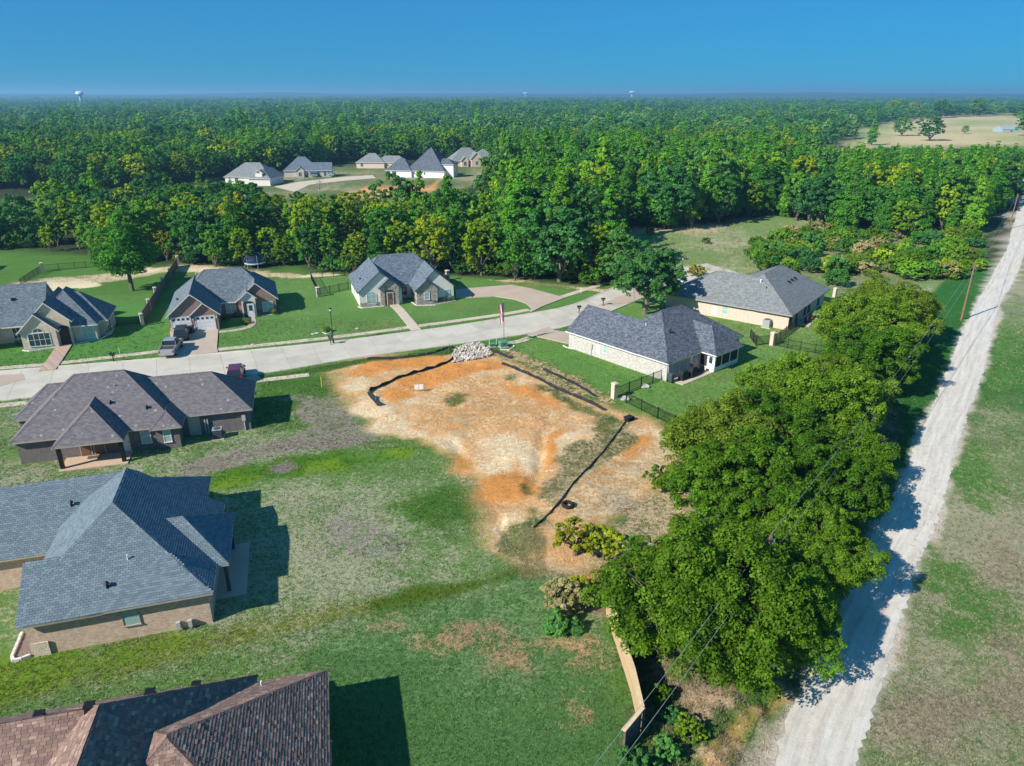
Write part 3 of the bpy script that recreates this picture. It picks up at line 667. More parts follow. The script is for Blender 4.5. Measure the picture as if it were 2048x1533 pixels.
    def window(s, side, u, v, z, w, h, nx=1, ny=2, frame=None, glass=None, arch=0.0, name='window', label=None):
        """frame proud of the wall, glass set back inside it; sill below"""
        frame = frame or white_trim; (lu, lv), rz = s.at(side, u, v); mb = MB(); f = 0.06; d = 0.05
        mb.box(-w/2-f, -w/2, -d, 0.01, 0, h); mb.box(w/2, w/2+f, -d, 0.01, 0, h)
        mb.box(-w/2-f-0.03, w/2+f+0.03, -d-0.04, 0.01, -0.08, 0)
        if arch:
            n = 10
            for i in range(n):
                a0, a1 = math.pi*i/n, math.pi*(i+1)/n
                P = lambda r, a: (r*math.cos(a), h+r*math.sin(a)*arch*2/w)
                i0, i1 = P(w/2, a0), P(w/2, a1); o0, o1 = P(w/2+f, a0), P(w/2+f, a1)
                mb.poly([(i0[0], -d, i0[1]), (o0[0], -d, o0[1]), (o1[0], -d, o1[1]), (i1[0], -d, i1[1])])
        else: mb.box(-w/2-f, w/2+f, -d, 0.01, h, h+f)
        for i in range(1, nx): x0 = -w/2+w*i/nx; mb.box(x0-0.025, x0+0.025, -0.035, 0.0, 0, h+(arch*0.8 if arch else 0))
        for i in range(1, ny): mb.box(-w/2, w/2, -0.035, 0.0, h*i/ny-0.02, h*i/ny+0.02)
        if arch: mb.box(-w/2, w/2, -0.035, 0.0, h-0.025, h+0.025)
        o = mb.build(name, frame, s.root, (lu, lv, z), rz)
        if label: o['label'] = label
        for i in range(nx):
            for j in range(ny):
                g = MB(); x0, x1 = -w/2+w*i/nx, -w/2+w*(i+1)/nx
                g.box(x0+.005, x1-.005, -0.018, 0.0, h*j/ny+.005, h*(j+1)/ny-.005); g.build('pane', (glass or glass_d) if (j == 0 or glass is None) else glass, o)
        if arch:
            g = MB(); n = 10; pts = [(w/2*math.cos(math.pi*i/n), -0.018, h+arch*math.sin(math.pi*i/n)) for i in range(n+1)]; g.poly(pts); g.build('pane', glass or glass_d, o)
        return o
    def door(s, side, u, v, z, w, h, m, name='door', knob=True, glass=None):
        (lu, lv), rz = s.at(side, u, v); mb = MB()
        mb.box(-w/2, w/2, -0.04, 0.01, 0, h)
        for a, b, c, d in ((-w*.36, w*.36, h*.12, h*.45), (-w*.36, w*.36, h*.52, h*.92)):
            mb.box(a, b, -0.055, -0.04, c, d)
        o = mb.build(name, m, s.root, (lu, lv, z), rz)
        f = MB(); f.box(-w/2-.08, -w/2, -.06, .01, 0, h+.08); f.box(w/2, w/2+.08, -.06, .01, 0, h+.08); f.box(-w/2, w/2, -.06, .01, h, h+.08); f.build('frame', s.trim if s.trim is not dark_trim else white_trim, o)
        if glass: g = MB(); g.box(-w*.3, w*.3, -.065, -.05, h*.5, h*.92); g.build('pane', glass_d, o)
        if knob: k = MB(); k.box(w*.38, w*.43, -.11, -.04, h*.45, h*.50); k.build('handle', black_metal, o)
        return o
    def garage(s, side, u, v, z, w, h, m):
        (lu, lv), rz = s.at(side, u, v); fr = MB()
        for a, b, c, d in ((-w/2-.1, -w/2, 0, h+.1), (w/2, w/2+.1, 0, h+.1), (-w/2, w/2, h, h+.1)): fr.box(a, b, -.05, .01, c, d)
        o = fr.build('garage_door', white_trim, s.root, (lu, lv, z), rz)
        for j in range(4):
            p = MB(); p.box(-w/2+.01, w/2-.01, -.02, .0, h*j/4+.008, h*(j+1)/4-.008)
            for i in range(4):
                x0 = -w/2+w*i/4
                if j < 3: p.box(x0+.1, x0+w/4-.1, -.03, -.02, h*j/4+.1, h*(j+1)/4-.1)
            p.build('panel', m, o)
        for i in range(4):
            x0 = -w/2+w*i/4; g = MB(); g.box(x0+.12, x0+w/4-.12, -.03, -.02, h*.80, h*.94); g.build('pane', glass_d, o)
        return o
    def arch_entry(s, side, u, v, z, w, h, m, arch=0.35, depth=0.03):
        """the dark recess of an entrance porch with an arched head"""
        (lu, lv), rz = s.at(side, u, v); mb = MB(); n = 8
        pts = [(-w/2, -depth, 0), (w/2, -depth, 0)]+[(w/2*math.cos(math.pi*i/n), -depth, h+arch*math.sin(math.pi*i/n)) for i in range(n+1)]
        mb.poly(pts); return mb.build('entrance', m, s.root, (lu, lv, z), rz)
    def vent(s, u, v, z, kind=0, m=None):
        mb = MB()
        if kind == 0: mb.tube((0,0,-.25), (0,0,.30), .05, .05, 8); n = 'vent_pipe'
        elif kind == 1: mb.frustum(-.2,.2,-.2,.2,-.15, -.17,.17,-.17,.17,.16); mb.box(-.22,.22,-.22,.22,.16,.20); n = 'roof_vent'
        else: mb.tube((0,0,-.25), (0,0,.28), .09, .09, 8); mb.tube((0,0,.24), (0,0,.40), .17, .05, 8); n = 'roof_vent'
        mb.build(n, m or (black_metal if kind == 1 else white_trim), s.root, (u, v, z))
    def part(s, name, mb, m, u=0, v=0, z=0, rz=0.0, parent=None): return mb.build(name, m, parent or s.root, (u, v, z), rz)

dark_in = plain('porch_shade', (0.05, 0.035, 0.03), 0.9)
SLATE = [(0.0, (0.105, 0.145, 0.165)), (0.5, (0.165, 0.215, 0.245)), (1.0, (0.255, 0.305, 0.335))]
m_slate = shingle('slate_grey_shingle', SLATE, 0.305, 0.16); m_slate_t = tabs('slate_grey_tab', [(0.0, (0.125, 0.165, 0.188)), (0.5, (0.155, 0.202, 0.230)), (1.0, (0.190, 0.238, 0.266))])
BRN = [(0.0, (0.185, 0.122, 0.100)), (0.5, (0.250, 0.165, 0.132)), (0.85, (0.305, 0.205, 0.160)), (0.96, (0.40, 0.285, 0.215)), (1.0, (0.44, 0.325, 0.245))]
m_brown = shingle('red_brown_shingle', BRN, 0.26, 0.145); m_brown_t = tabs('red_brown_tab', BRN)
m_spot = shingle('speckled_brown_shingle', [(0, (0.130, 0.118, 0.125)), (0.5, (0.185, 0.168, 0.175)), (1, (0.245, 0.222, 0.225))], 0.30, 0.145, (0.42, 0.41, 0.41), 0.75)
m_blue = shingle('blue_grey_shingle', [(0, (0.062, 0.085, 0.115)), (0.5, (0.135, 0.170, 0.210)), (1, (0.235, 0.270, 0.305))], 0.28, 0.145)
m_char = shingle('charcoal_shingle', [(0, (0.048, 0.058, 0.075)), (0.45, (0.105, 0.122, 0.150)), (1, (0.205, 0.225, 0.260))], 0.28, 0.145)
m_wthr = shingle('weathered_grey_shingle', [(0, (0.135, 0.148, 0.148)), (0.5, (0.225, 0.240, 0.235)), (1, (0.32, 0.335, 0.325))], 0.28, 0.145)
m_teal = shingle('dark_blue_grey_shingle', [(0, (0.085, 0.108, 0.125)), (0.5, (0.150, 0.182, 0.205)), (1, (0.235, 0.268, 0.285))], 0.28, 0.145)
b_tan = brick('tan_brick', (0.50, 0.31, 0.21), (0.68, 0.50, 0.37), (0.60, 0.51, 0.42), var=0.45)
b_dark = brick('dark_grey_brick', (0.13, 0.115, 0.11), (0.20, 0.175, 0.165), (0.22, 0.20, 0.19), var=0.5)
b_red = brick('red_brown_brick', (0.235, 0.125, 0.10), (0.32, 0.18, 0.14), (0.36, 0.29, 0.25), var=0.4)
b_white = brick('white_brick', (0.48, 0.455, 0.42), (0.61, 0.585, 0.54), (0.50, 0.475, 0.44), var=0.4, big=(0.38, 0.34, 0.30))
b_peach = brick('peach_brick', (0.60, 0.43, 0.34), (0.72, 0.56, 0.46), (0.64, 0.54, 0.46), var=0.25)
stucco = plain('cream_stucco', (0.70, 0.67, 0.61), 0.9, var=0.06); stonew = stone('grey_fieldstone', [(0.16, 0.15, 0.14), (0.34, 0.30, 0.25), (0.50, 0.45, 0.38), (0.28, 0.27, 0.27)], (0.44, 0.40, 0.35))
lime = stone('cream_limestone', [(0.58, 0.47, 0.34), (0.72, 0.62, 0.48), (0.64, 0.50, 0.36), (0.76, 0.68, 0.56)], (0.60, 0.53, 0.44), 3.6)
white_paint = plain('white_paint', (0.78, 0.78, 0.77), 0.5, var=0.04); wood_door = plain('stained_door', (0.20, 0.11, 0.06), 0.5)

# ---- slate roofed brick house (near, between the brown-roofed houses)
hA = House('slate_roof_house', 'brick house with slate-grey shingle roof throwing a stepped shadow on the lawn', G(427,1240), 17, m_slate, b_tan, tan_trim)
hA.block(-11.8, 0.42, -0.72, 10.4, 2.62, {'L': .68, 'R': .68, 'F': .68}, clipu=(-10.2, 0.42), tabs='A')
hA.block(-11.8, -0.95, 10.0, 15.3, 2.60, {'L': .68, 'R': .68, 'B': .68}, clipu=(-6.9, -0.95), tabs='A')
hA.block(-10.6, -6, -0.72, 6.1, 2.57, {'F': .68, 'B': .68}, gable=0.25, tabs='A', oh=0.46)
hA.block(-30, -5.5, 7.1, 16.5, 2.62, {'F': .68, 'B': .68}, tabs='A')
hA.block(-5.0, 1.2, 2.3, 9.0, 2.55, {'R': .78, 'F': .68, 'B': .68}, walls=False, tabs='A')
hA.part('patio', MB().box(-0.6, 2.0, 2.0, 8.4, 0.0, 0.10), drivec)
for q in ((0.85, 2.75), (0.85, 7.9)): hA.part('post', MB().box(-.11, .11, -.11, .11, 0.1, 2.45), dark_trim, *q)
hA.window('F', -4.6, -0.31, 1.05, 0.9, 1.25, 1, 2, tan_trim, blind)
hA.vent(-4.6, 1.9, 4.45, 0); hA.vent(-5.7, 0.55, 3.55, 2, black_metal); hA.vent(-9.6, 9.9, 4.6, 2, black_metal)
for k, (u, v) in enumerate(((-2.0, -0.36), (-1.3, -0.36))): hA.part('gas_meter', MB().box(-.12, .12, -.22, 0, .2, .7).tube((0, -.1, .2), (0, -.1, -.05), .03), plain('meter_grey', (0.45, 0.45, 0.44), 0.5), u, v)
hA.part('stone_corner', MB().box(0, 0.9, -.06, 0.02, 0, 1.0), lime, -10.2, -0.36)
# ---- red-brown roofed house at the picture's lower edge
oB = G(655,1340,2.8)
hB = House('brown_roof_house', 'house with red-brown laminated shingle roof beside the wide green lawn', oB, 14, m_brown, b_tan, tan_trim)
hB.block(-12.8, 0.05, -12.6, 0.0, 2.8, {'L': .58, 'R': .58, 'F': .60, 'B': .60}, tabs='B', clipu=(-7.5, 0.05))
hB.block(-14.6, -3.7, -16, 0.55, 2.8, {'L': .88, 'R': .88, 'F': .88, 'B': .88}, tabs='B')
hB.block(-34, -9.3, -9.2, 0.62, 2.82, {'F': .84, 'B': .84}, tabs='B')
hB.block(-6, 0.12, -14, -4.7, 2.75, {'R': .58, 'B': .6, 'F': .6}, tabs='B')
for q, k in (((-9.75, -4.45, 7.10), 1), ((-7.9, -2.7, 5.68), 1), ((-6.3, -1.2, 4.3), 1), ((-12.0, -3.9, 6.6), 1)): hB.vent(*q, k)
hB.vent(-3.3, -0.9, 3.35, 0)
# ---- speckled brown roof house with covered patio
oC = (-46.0, 57.85)
hC = House('speckled_roof_house', 'dark brick house with speckled brown roof and covered tan patio', oC, 16, m_spot, b_dark, tan_trim)
hC.block(0.0, 14.5, 0.3, 10.4, 2.4, {'L': .87, 'R': .87, 'F': .87, 'B': .87})
hC.block(11.85, 14.75, -0.05, 5, 2.36, {'L': .87, 'R': .87, 'F': .87})
hC.block(4.05, 10.0, -1.85, 6, 2.42, {'L': .87, 'R': .87, 'F': .87}, walls=False)
hC.block(11, 21.1, 2.3, 10.0, 2.4, {'R': .80, 'F': .80, 'B': .80})
hC.block(-1.4, 5, 5.8, 11.5, 2.4, {'L': .87, 'F': .87, 'B': .87})
hC.part('patio', MB().box(4.2, 9.95, -1.95, 0.75, 0.0, 0.10), plain('tan_patio', (0.56, 0.40, 0.28), 0.9))
for q in ((4.45, -1.45), (9.6, -1.45)): hC.part('post', MB().box(-.16, .16, -.16, .16, 0.1, 2.3), black_metal, *q)
hC.door('F', 6.0, 0.70, 0.1, 0.85, 2.05, wood_door, glass=True); hC.door('F', 7.15, 0.70, 0.1, 0.85, 2.05, wood_door, glass=True)
hC.door('F', 9.4, 0.70, 0.1, 0.8, 2.05, white_paint)
hC.window('F', 11.3, 0.70, 0.75, 0.8, 1.35, 1, 2, white_trim, blind); hC.window('F', 13.25, 0.35, 0.75, 0.6, 1.2, 1, 2, white_trim, blind, label='narrow pale window in the bump-out')
hC.door('F', 15.4, 2.70, 0.05, 0.95, 2.05, plain('tan_door', (0.50, 0.45, 0.38), 0.6))
for u in (16.4, 16.65): hC.part('conduit', MB().box(-.06, .06, -.14, 0, 0.1, 1.7), plain('grey_pvc', (0.42, 0.44, 0.46), 0.5), u, 2.71)
hC.part('meter_box', MB().box(-.18, .18, -.16, 0, 1.1, 1.75).box(-.06, .06, -.12, 0, 0, 1.1), MAT['meter_grey'], 20.1, 2.71)
hC.vent(8.7, 4.0, 5.6, 0, MAT['meter_grey']); hC.vent(8.4, 2.6, 4.4, 2, black_metal); hC.vent(11.6, 1.9, 3.8, 2, black_metal)
hC.part('doormat', MB().box(-.5, .5, -.3, .3, .1, .12), plain('rush_mat', (0.10, 0.09, 0.08), 0.95), 6.6, 0.2)
# ---- brick house with two garage doors
oE = (-49.43, 97.3)
hE = House('garage_house', 'red brick house with twin white garage doors and dark grey roof', oE, 19, m_teal, b_red, white_trim)
hE.block(0.0, 7.3, 0.15, 15.6, 2.42, {'L': .87, 'R': .87, 'B': .87}, gable=0.3)
hE.block(3.02, 7.36, -0.2, 4, 2.38, {'L': .87, 'R': .87}, gable=0.3)
hE.block(0.35, 15.6, 6.2, 16.0, 2.40, {'L': .87, 'R': .87, 'F': .87, 'B': .87})
hE.block(9.3, 15.66, 5.7, 12, 2.43, {'L': .87, 'R': .87}, gable=0.3)
hE.block(9, 15.55, 10, 17.4, 2.40, {'L': .85, 'R': .85, 'B': .85})
hE.block(9.95, 12.5, 4.75, 9, 3.1, {'L': .87, 'R': .87}, oh=0.25, gable=0.25, wall=stucco)
hE.garage('F', 1.95, 0.44, 0.1, 2.5, 2.1, white_paint); hE.garage('F', 5.2, 0.09, 0.1, 2.5, 2.1, white_paint)
hE.window('F', 8.55, 6.61, 0.6, 1.35, 1.45, 2, 2, white_trim, blind); hE.window('F', 14.0, 5.99, 0.55, 1.5, 1.45, 2, 2, white_trim, blind)
hE.arch_entry('F', 11.2, 4.99, 0.1, 1.55, 2.2, dark_in, 0.35); hE.door('F', 11.45, 4.955, 0.1, 0.85, 2.05, white_paint, glass=True)
hE.part('stone_base', MB().box(-.35, .35, -.12, 0, 0, .8), lime, 0.75, 0.45); hE.part('stone_base', MB().box(-.2, .2, -.12, 0, 0, .8), lime, 3.55, 0.1)
for u, v in ((0.62, 0.44), (3.6, 0.09), (6.75, 0.09)): hE.part('wall_lamp', MB().box(-.07, .07, -.14, 0, 1.8, 2.1), white_paint, u, v)
hE.vent(1.3, 5.6, 3.5, 2, black_metal); hE.vent(1.6, 4.2, 3.75, 2, black_metal)
hE.part('flower_bed', MB().box(0, 2.3, -1.0, 0, 0, .08), plain('bed_soil', (0.09, 0.055, 0.035), 0.95), 7.4, 6.6)
# ---- cream stucco and stone house
oF = (-24.96, 111.39)
hF = House('cream_house', 'cream stucco house with stone gables and broad blue-grey roof', oF, 19, m_blue, stucco, dark_trim)
hF.block(0.0, 7.6, -0.4, 11, 2.42, {'L': .87, 'R': .87}, gable=0.3, oh=0.35)
hF.block(0.15, 15.9, 3.0, 12.8, 2.40, {'L': .87, 'R': .87, 'F': .87, 'B': .87})
hF.block(9.1, 16.1, -1.3, 9, 2.43, {'L': .87, 'R': .87}, gable=0.3, oh=0.35)
hF.block(9.04, 13.2, -1.95, 3, 2.38, {'L': .87, 'R': .87}, gable=0.3, oh=0.35, wall=stonew)
hF.block(3.35, 6.95, -0.95, 4, 3.05, {'L': .87, 'R': .87}, oh=0.3, gable=0.3, wall=stonew)
hF.arch_entry('F', 5.1, -0.66, 0.1, 1.5, 2.1, dark_in, 0.45)
hF.window('F', 2.3, -0.12, 0.55, 1.45, 1.35, 2, 2, white_trim, blind, arch=0.45); hF.window('F', 8.2, 3.41, 0.5, 1.1, 1.5, 2, 2, white_trim)
hF.window('F', 11.1, -1.66, 0.75, 0.8, 1.1, 1, 2, white_trim, blind); hF.window('F', 14.7, -1.01, 0.75, 0.75, 1.2, 1, 2, white_trim, blind)
hF.window('L', 0.34, 6.0, 0.6, 0.6, 1.3, 1, 2, white_trim); hF.part('stone_skirt', MB().box(0, 2.9, -.10, 0, 0, .75), stonew, 0.36, -0.10)
hF.part('stone_skirt', MB().box(0, 2.4, -.10, 0, 0, .75), stonew, 13.3, -1.0); hF.door('F', 5.2, -0.70, 0.1, 0.9, 2.05, wood_door, glass=True); hF.vent(1.2, 4.4, 3.45, 2, black_metal)
# ---- grey stone house with stacked gables
oD = (-65.99, 90.04)
hD = House('stone_gable_house', 'cream stone house with stacked dark gables and tall arched window', oD, 19, m_teal, lime, white_trim)
hD.block(0.0, 5.0, -0.1, 5, 2.42, {'L': 1.0, 'R': 1.0}, gable=0.3)
hD.block(0.9, 6.6, 0.8, 10, 3.35, {'L': 1.0, 'R': 1.0}, gable=0.3)
hD.block(1.0, 9.45, 1.5, 12, 2.42, {'L': 1.0, 'R': 1.0, 'F': 1.0, 'B': 1.0})
hD.block(2.4, 10.45, 3.45, 10.8, 2.40, {'L': .98, 'R': .98, 'F': .98, 'B': .98})
hD.block(-24, 2.5, 4.0, 14.8, 2.40, {'F': .87, 'B': .87}, gable=0.3)
hD.block(-16, -3.4, 1.0, 10, 2.44, {'L': .87, 'R': .87, 'F': .87})
hD.window('F', 2.5, 0.19, 0.5, 2.5, 1.7, 4, 2, white_trim, arch=0.0); hD.window('F', 2.5, 0.19, 2.32, 1.2, 0.05, 2, 1, white_trim, arch=0.55, label='arched fanlight over the big window')
hD.arch_entry('F', 5.35, 1.08, 0.1, 1.25, 2.4, dark_in, 0.3)
hD.window('F', 7.9, 1.91, 0.5, 1.35, 1.5, 2, 2, white_trim, blind, arch=0.3); hD.window('F', -1.2, 4.41, 0.6, 0.9, 1.5, 2, 2, white_trim)
hD.window('R', 10.04, 6.0, 0.7, 0.8, 1.4, 1, 2, white_trim); hD.vent(-1.5, 7.4, 5.4, 1)
hD.part('patio_roof', MB().frustum(-2.2, 2.2, -1.6, 1.6, 2.6, -2.2, 2.2, -.05, .05, 3.7), m_teal, 3.4, 14.6)
for q in ((5.4, 13.2), (5.4, 16.0)): hD.part('post', MB().box(-.1, .1, -.1, .1, 0, 2.6), wood_door, *q)
# ---- white brick house with screened porch
oG = (18.52, 78.79)
hG = House('white_brick_house', 'long white brick house with charcoal roof and screened porch', oG, 41.3, m_char, b_white, white_trim)
hG.block(0.0, 16.2, 0.0, 12.1, 2.40, {'L': .69, 'R': .69, 'F': .69, 'B': .69})
hG.block(-0.03, 8.4, 4.7, 17.1, 2.39, {'L': .69, 'R': .69}, gable=0.3)
hG.block(6.7, 12.8, -2.15, 6, 2.40, {'L': .87, 'R': .87, 'F': .87}, walls=False)
hG.window('L', 0.38, 10.2, 1.0, 0.65, 1.05, 1, 2, white_trim, blind); hG.part('access_panel', MB().box(-.03, 0, -.3, .3, .5, 1.7), white_paint, 0.38, 11.4)
hG.part('meter_box', MB().box(-.16, 0, -.18, .18, 1.0, 1.6).box(-.10, 0, -.05, .05, 0, 1.0), MAT['meter_grey'], 0.38, 12.6)
hG.window('F', 1.0, 0.41, 0.7, 0.7, 1.4, 1, 2, white_trim, blind); hG.window('F', 3.3, 0.41, 0.7, 0.8, 1.4, 1, 2, white_trim, blind); hG.window('F', 5.4, 0.41, 0.7, 0.9, 1.4, 1, 2, white_trim)
sm = MB(); screen = plain('insect_screen', (0.035, 0.037, 0.04), 0.8)
for a, b in ((7.15, 7.35), (8.6, 8.72), (10.4, 10.55), (12.2, 12.4)): sm.box(a, b, -1.72, -1.60, 0.05, 2.42)
sm.box(7.15, 12.4, -1.71, -1.61, 0.05, 0.62); sm.box(7.15, 12.4, -1.71, -1.61, 2.2, 2.42); sm.box(7.16, 7.28, -1.6, 0.4, 0.05, 0.5); sm.box(7.16, 7.28, -1.6, 0.4, 2.2, 2.45); sm.box(7.16, 7.28, -.75, -.6, .05, 2.3)
sm.box(12.28, 12.39, -1.6, 0.4, 0.05, 0.6); sm.box(12.28, 12.39, -1.6, 0.4, 2.2, 2.45)
por = hG.part('porch_frame', sm, white_paint)
for a, b in ((7.35, 8.6), (8.72, 10.4), (10.55, 12.2)): hG.part('screen', MB().box(a, b, -1.665, -1.655, .62, 2.2), screen, parent=por)
hG.part('screen', MB().box(7.215, 7.225, -.6, .4, .5, 2.2), screen, parent=por); hG.part('screen', MB().box(12.33, 12.34, -1.6, .4, .6, 2.2), screen, parent=por)
hG.door('L', 7.16, -1.15, 0.05, 0.8, 2.05, white_paint, glass=True)
hG.part('patio', MB().box(0.8, 12.4, -1.7, 0.4, -.02, 0.07), walkc)
hG.vent(4.2, 3.2, 4.75, 2, black_metal); hG.vent(3.6, 6.5, 4.95, 0)
# ---- peach brick house behind the yard oak
oH = (40.4, 98.51)
hH = House('peach_brick_house', 'peach brick house with weathered grey roof behind the oak', oH, 52.5, m_wthr, b_peach, plain('grey_trim', (0.33, 0.33, 0.31), 0.6))
hH.block(0.0, 19.4, 0.0, 14.3, 2.42, {'L': .53, 'R': .95, 'F': .53, 'B': .53}, oh=0.6)
hH.block(0.02, 13, 7.4, 20.7, 2.40, {'L': .53, 'R': .53, 'B': .53}, oh=0.6)
hH.window('L', 0.61, 10.2, 0.75, 0.9, 1.3, 1, 2, white_trim, blind); hH.window('L', 0.61, 6.0, 1.9, 1.3, 0.35, 1, 1, white_trim); hH.part('access_panel', MB().box(-.03, 0, -.35, .35, .3, 1.6), white_paint, 0.6, 11.9)
for u, w_ in ((1.6, .7), (4.2, .8), (8.5, 1.2), (10.5, 1.2), (15.5, 1.0)): hH.window('F', u, 0.61, 0.5, w_, 1.6, 1, 2, dark_trim)
hH.part('patio', MB().box(4.2, 9.5, -1.4, 0.6, -.02, .07), walkc)
for u in (10.5, 12.0, 13.5): hH.vent(u, 4.2, 4.68, 1)
hH.vent(5.4, 6.9, 5.35, 2, white_trim); hH.vent(4.3, 5.6, 4.75, 0, black_metal)
# ---- corner of a house at the left edge, behind its lawn
hX = House('edge_house', 'stone house corner peeking in at the left edge beyond the lawn', (-106, 128), 12, m_teal, lime, white_trim)
hX.block(-14, 3.6, 0, 11, 2.6, {'L': .8, 'R': .8, 'F': .8, 'B': .8}); hX.window('R', 3.19, 4, .8, 1.2, 1.3, 2, 2)
# ---- six houses in the far clearing
def far_house(name, label, p, th, roof, wall, blocks, wins=(), z=0.0):
    h = House(name, label, p, th, roof, wall, white_trim, 'houses in the far clearing')
    for b in blocks: h.block(*b[:5], b[5], caps=False, **(b[6] if len(b) > 6 else {}))
    for w in wins: h.window(*w)
    return h
gl = glass_d
far_house('clearing_house', 'far pale house with weathered roof and front dormer', (-111, 283), -6, m_wthr, stucco, [(0, 19, 0, 13, 2.6, {'L': .75, 'R': .75, 'F': .75, 'B': .75}), (12, 21, -5, 8, 2.6, {'L': .7, 'R': .7, 'F': .7}), (14.5, 18, -4.4, 2, 4.6, {'L': .6, 'R': .6}, dict(gable=.2))], [('F', 16.2, -4.21, 4.6, 1.0, 1.0, 1, 2, None, None), ('F', 5, .41, .8, 1.4, 1.4, 2, 2)])
far_house('clearing_house', 'far white brick house with dark gabled roof and a parked truck', (-95, 306), 10, m_blue, b_white, [(0, 15, 0, 12, 2.6, {'L': .85, 'R': .85, 'F': .85, 'B': .85}), (10, 20, -1.5, 7, 2.6, {'F': .7, 'B': .7}, dict(gable=.3)), (5, 9, -2, 4, 2.6, {'L': .8, 'R': .8}, dict(gable=.3))], [('F', 12, -1.08, .5, 1.0, 1.7, 1, 2), ('F', 14.5, -1.08, .5, 1.0, 1.7, 1, 2), ('F', 17, -1.08, .5, 1.0, 1.7, 1, 2), ('F', 7, -1.71, .6, 1.2, 1.5, 2, 2)])
far_house('clearing_house', 'far low house with weathered roof half behind a pine', (-73, 345), -4, m_wthr, b_peach, [(0, 14, 0, 11, 2.6, {'L': .7, 'R': .7, 'F': .7, 'B': .7}), (9, 24, 1, 9, 2.6, {'L': .7, 'R': .7, 'F': .7, 'B': .7})], [('F', 3, .41, .8, 1.2, 1.3, 2, 2), ('F', 18, 1.41, .8, 1.2, 1.3, 2, 2)])
far_house('clearing_house', 'far tall white house with steep dark hipped roof', (-46, 307), -14, m_char, white_paint, [(-7, 5, -1, 9, 2.7, {'L': .9, 'R': .9, 'F': .9, 'B': .9}), (2, 19, 0, 17, 2.7, {'L': 1.05, 'R': 1.05, 'F': 1.05, 'B': 1.05}), (16, 22, 3, 10, 5.2, {'R': .6, 'F': .6, 'B': .6})], [('F', 4, .41, .8, .8, 1.5, 1, 2), ('F', 7, .41, .8, .8, 1.5, 1, 2), ('F', 10, .41, 1.2, .6, .9, 1, 1), ('F', -3, -.58, .3, 1.8, 1.9, 2, 1), ('R', 21.58, 6.5, 5.2, 1.2, 1.3, 2, 1)])
far_house('clearing_house', 'far tan house with steep twin front gables', (-29, 352), 14, m_wthr, b_peach, [(0, 17, 0, 13, 2.7, {'L': .85, 'R': .85, 'F': .85, 'B': .85}), (4.5, 8.5, -2, 5, 2.7, {'L': 1.1, 'R': 1.1}, dict(gable=.3)), (9, 15, -3, 6, 3.6, {'L': 1.0, 'R': 1.0}, dict(gable=.3)), (12, 22, 2, 11, 3.4, {'L': .9, 'R': .9, 'F': .9, 'B': .9})], [('F', 6.5, -1.71, .7, 1.3, 1.7, 2, 2), ('F', 12, -2.71, 1.0, 1.2, 1.6, 2, 2)])
drive('driveway', 'pale concrete apron in the far clearing', GP([(548,374),(600,364),(690,354),(745,351),(752,357),(690,362),(620,370),(590,384)]), walkc, 0.05)
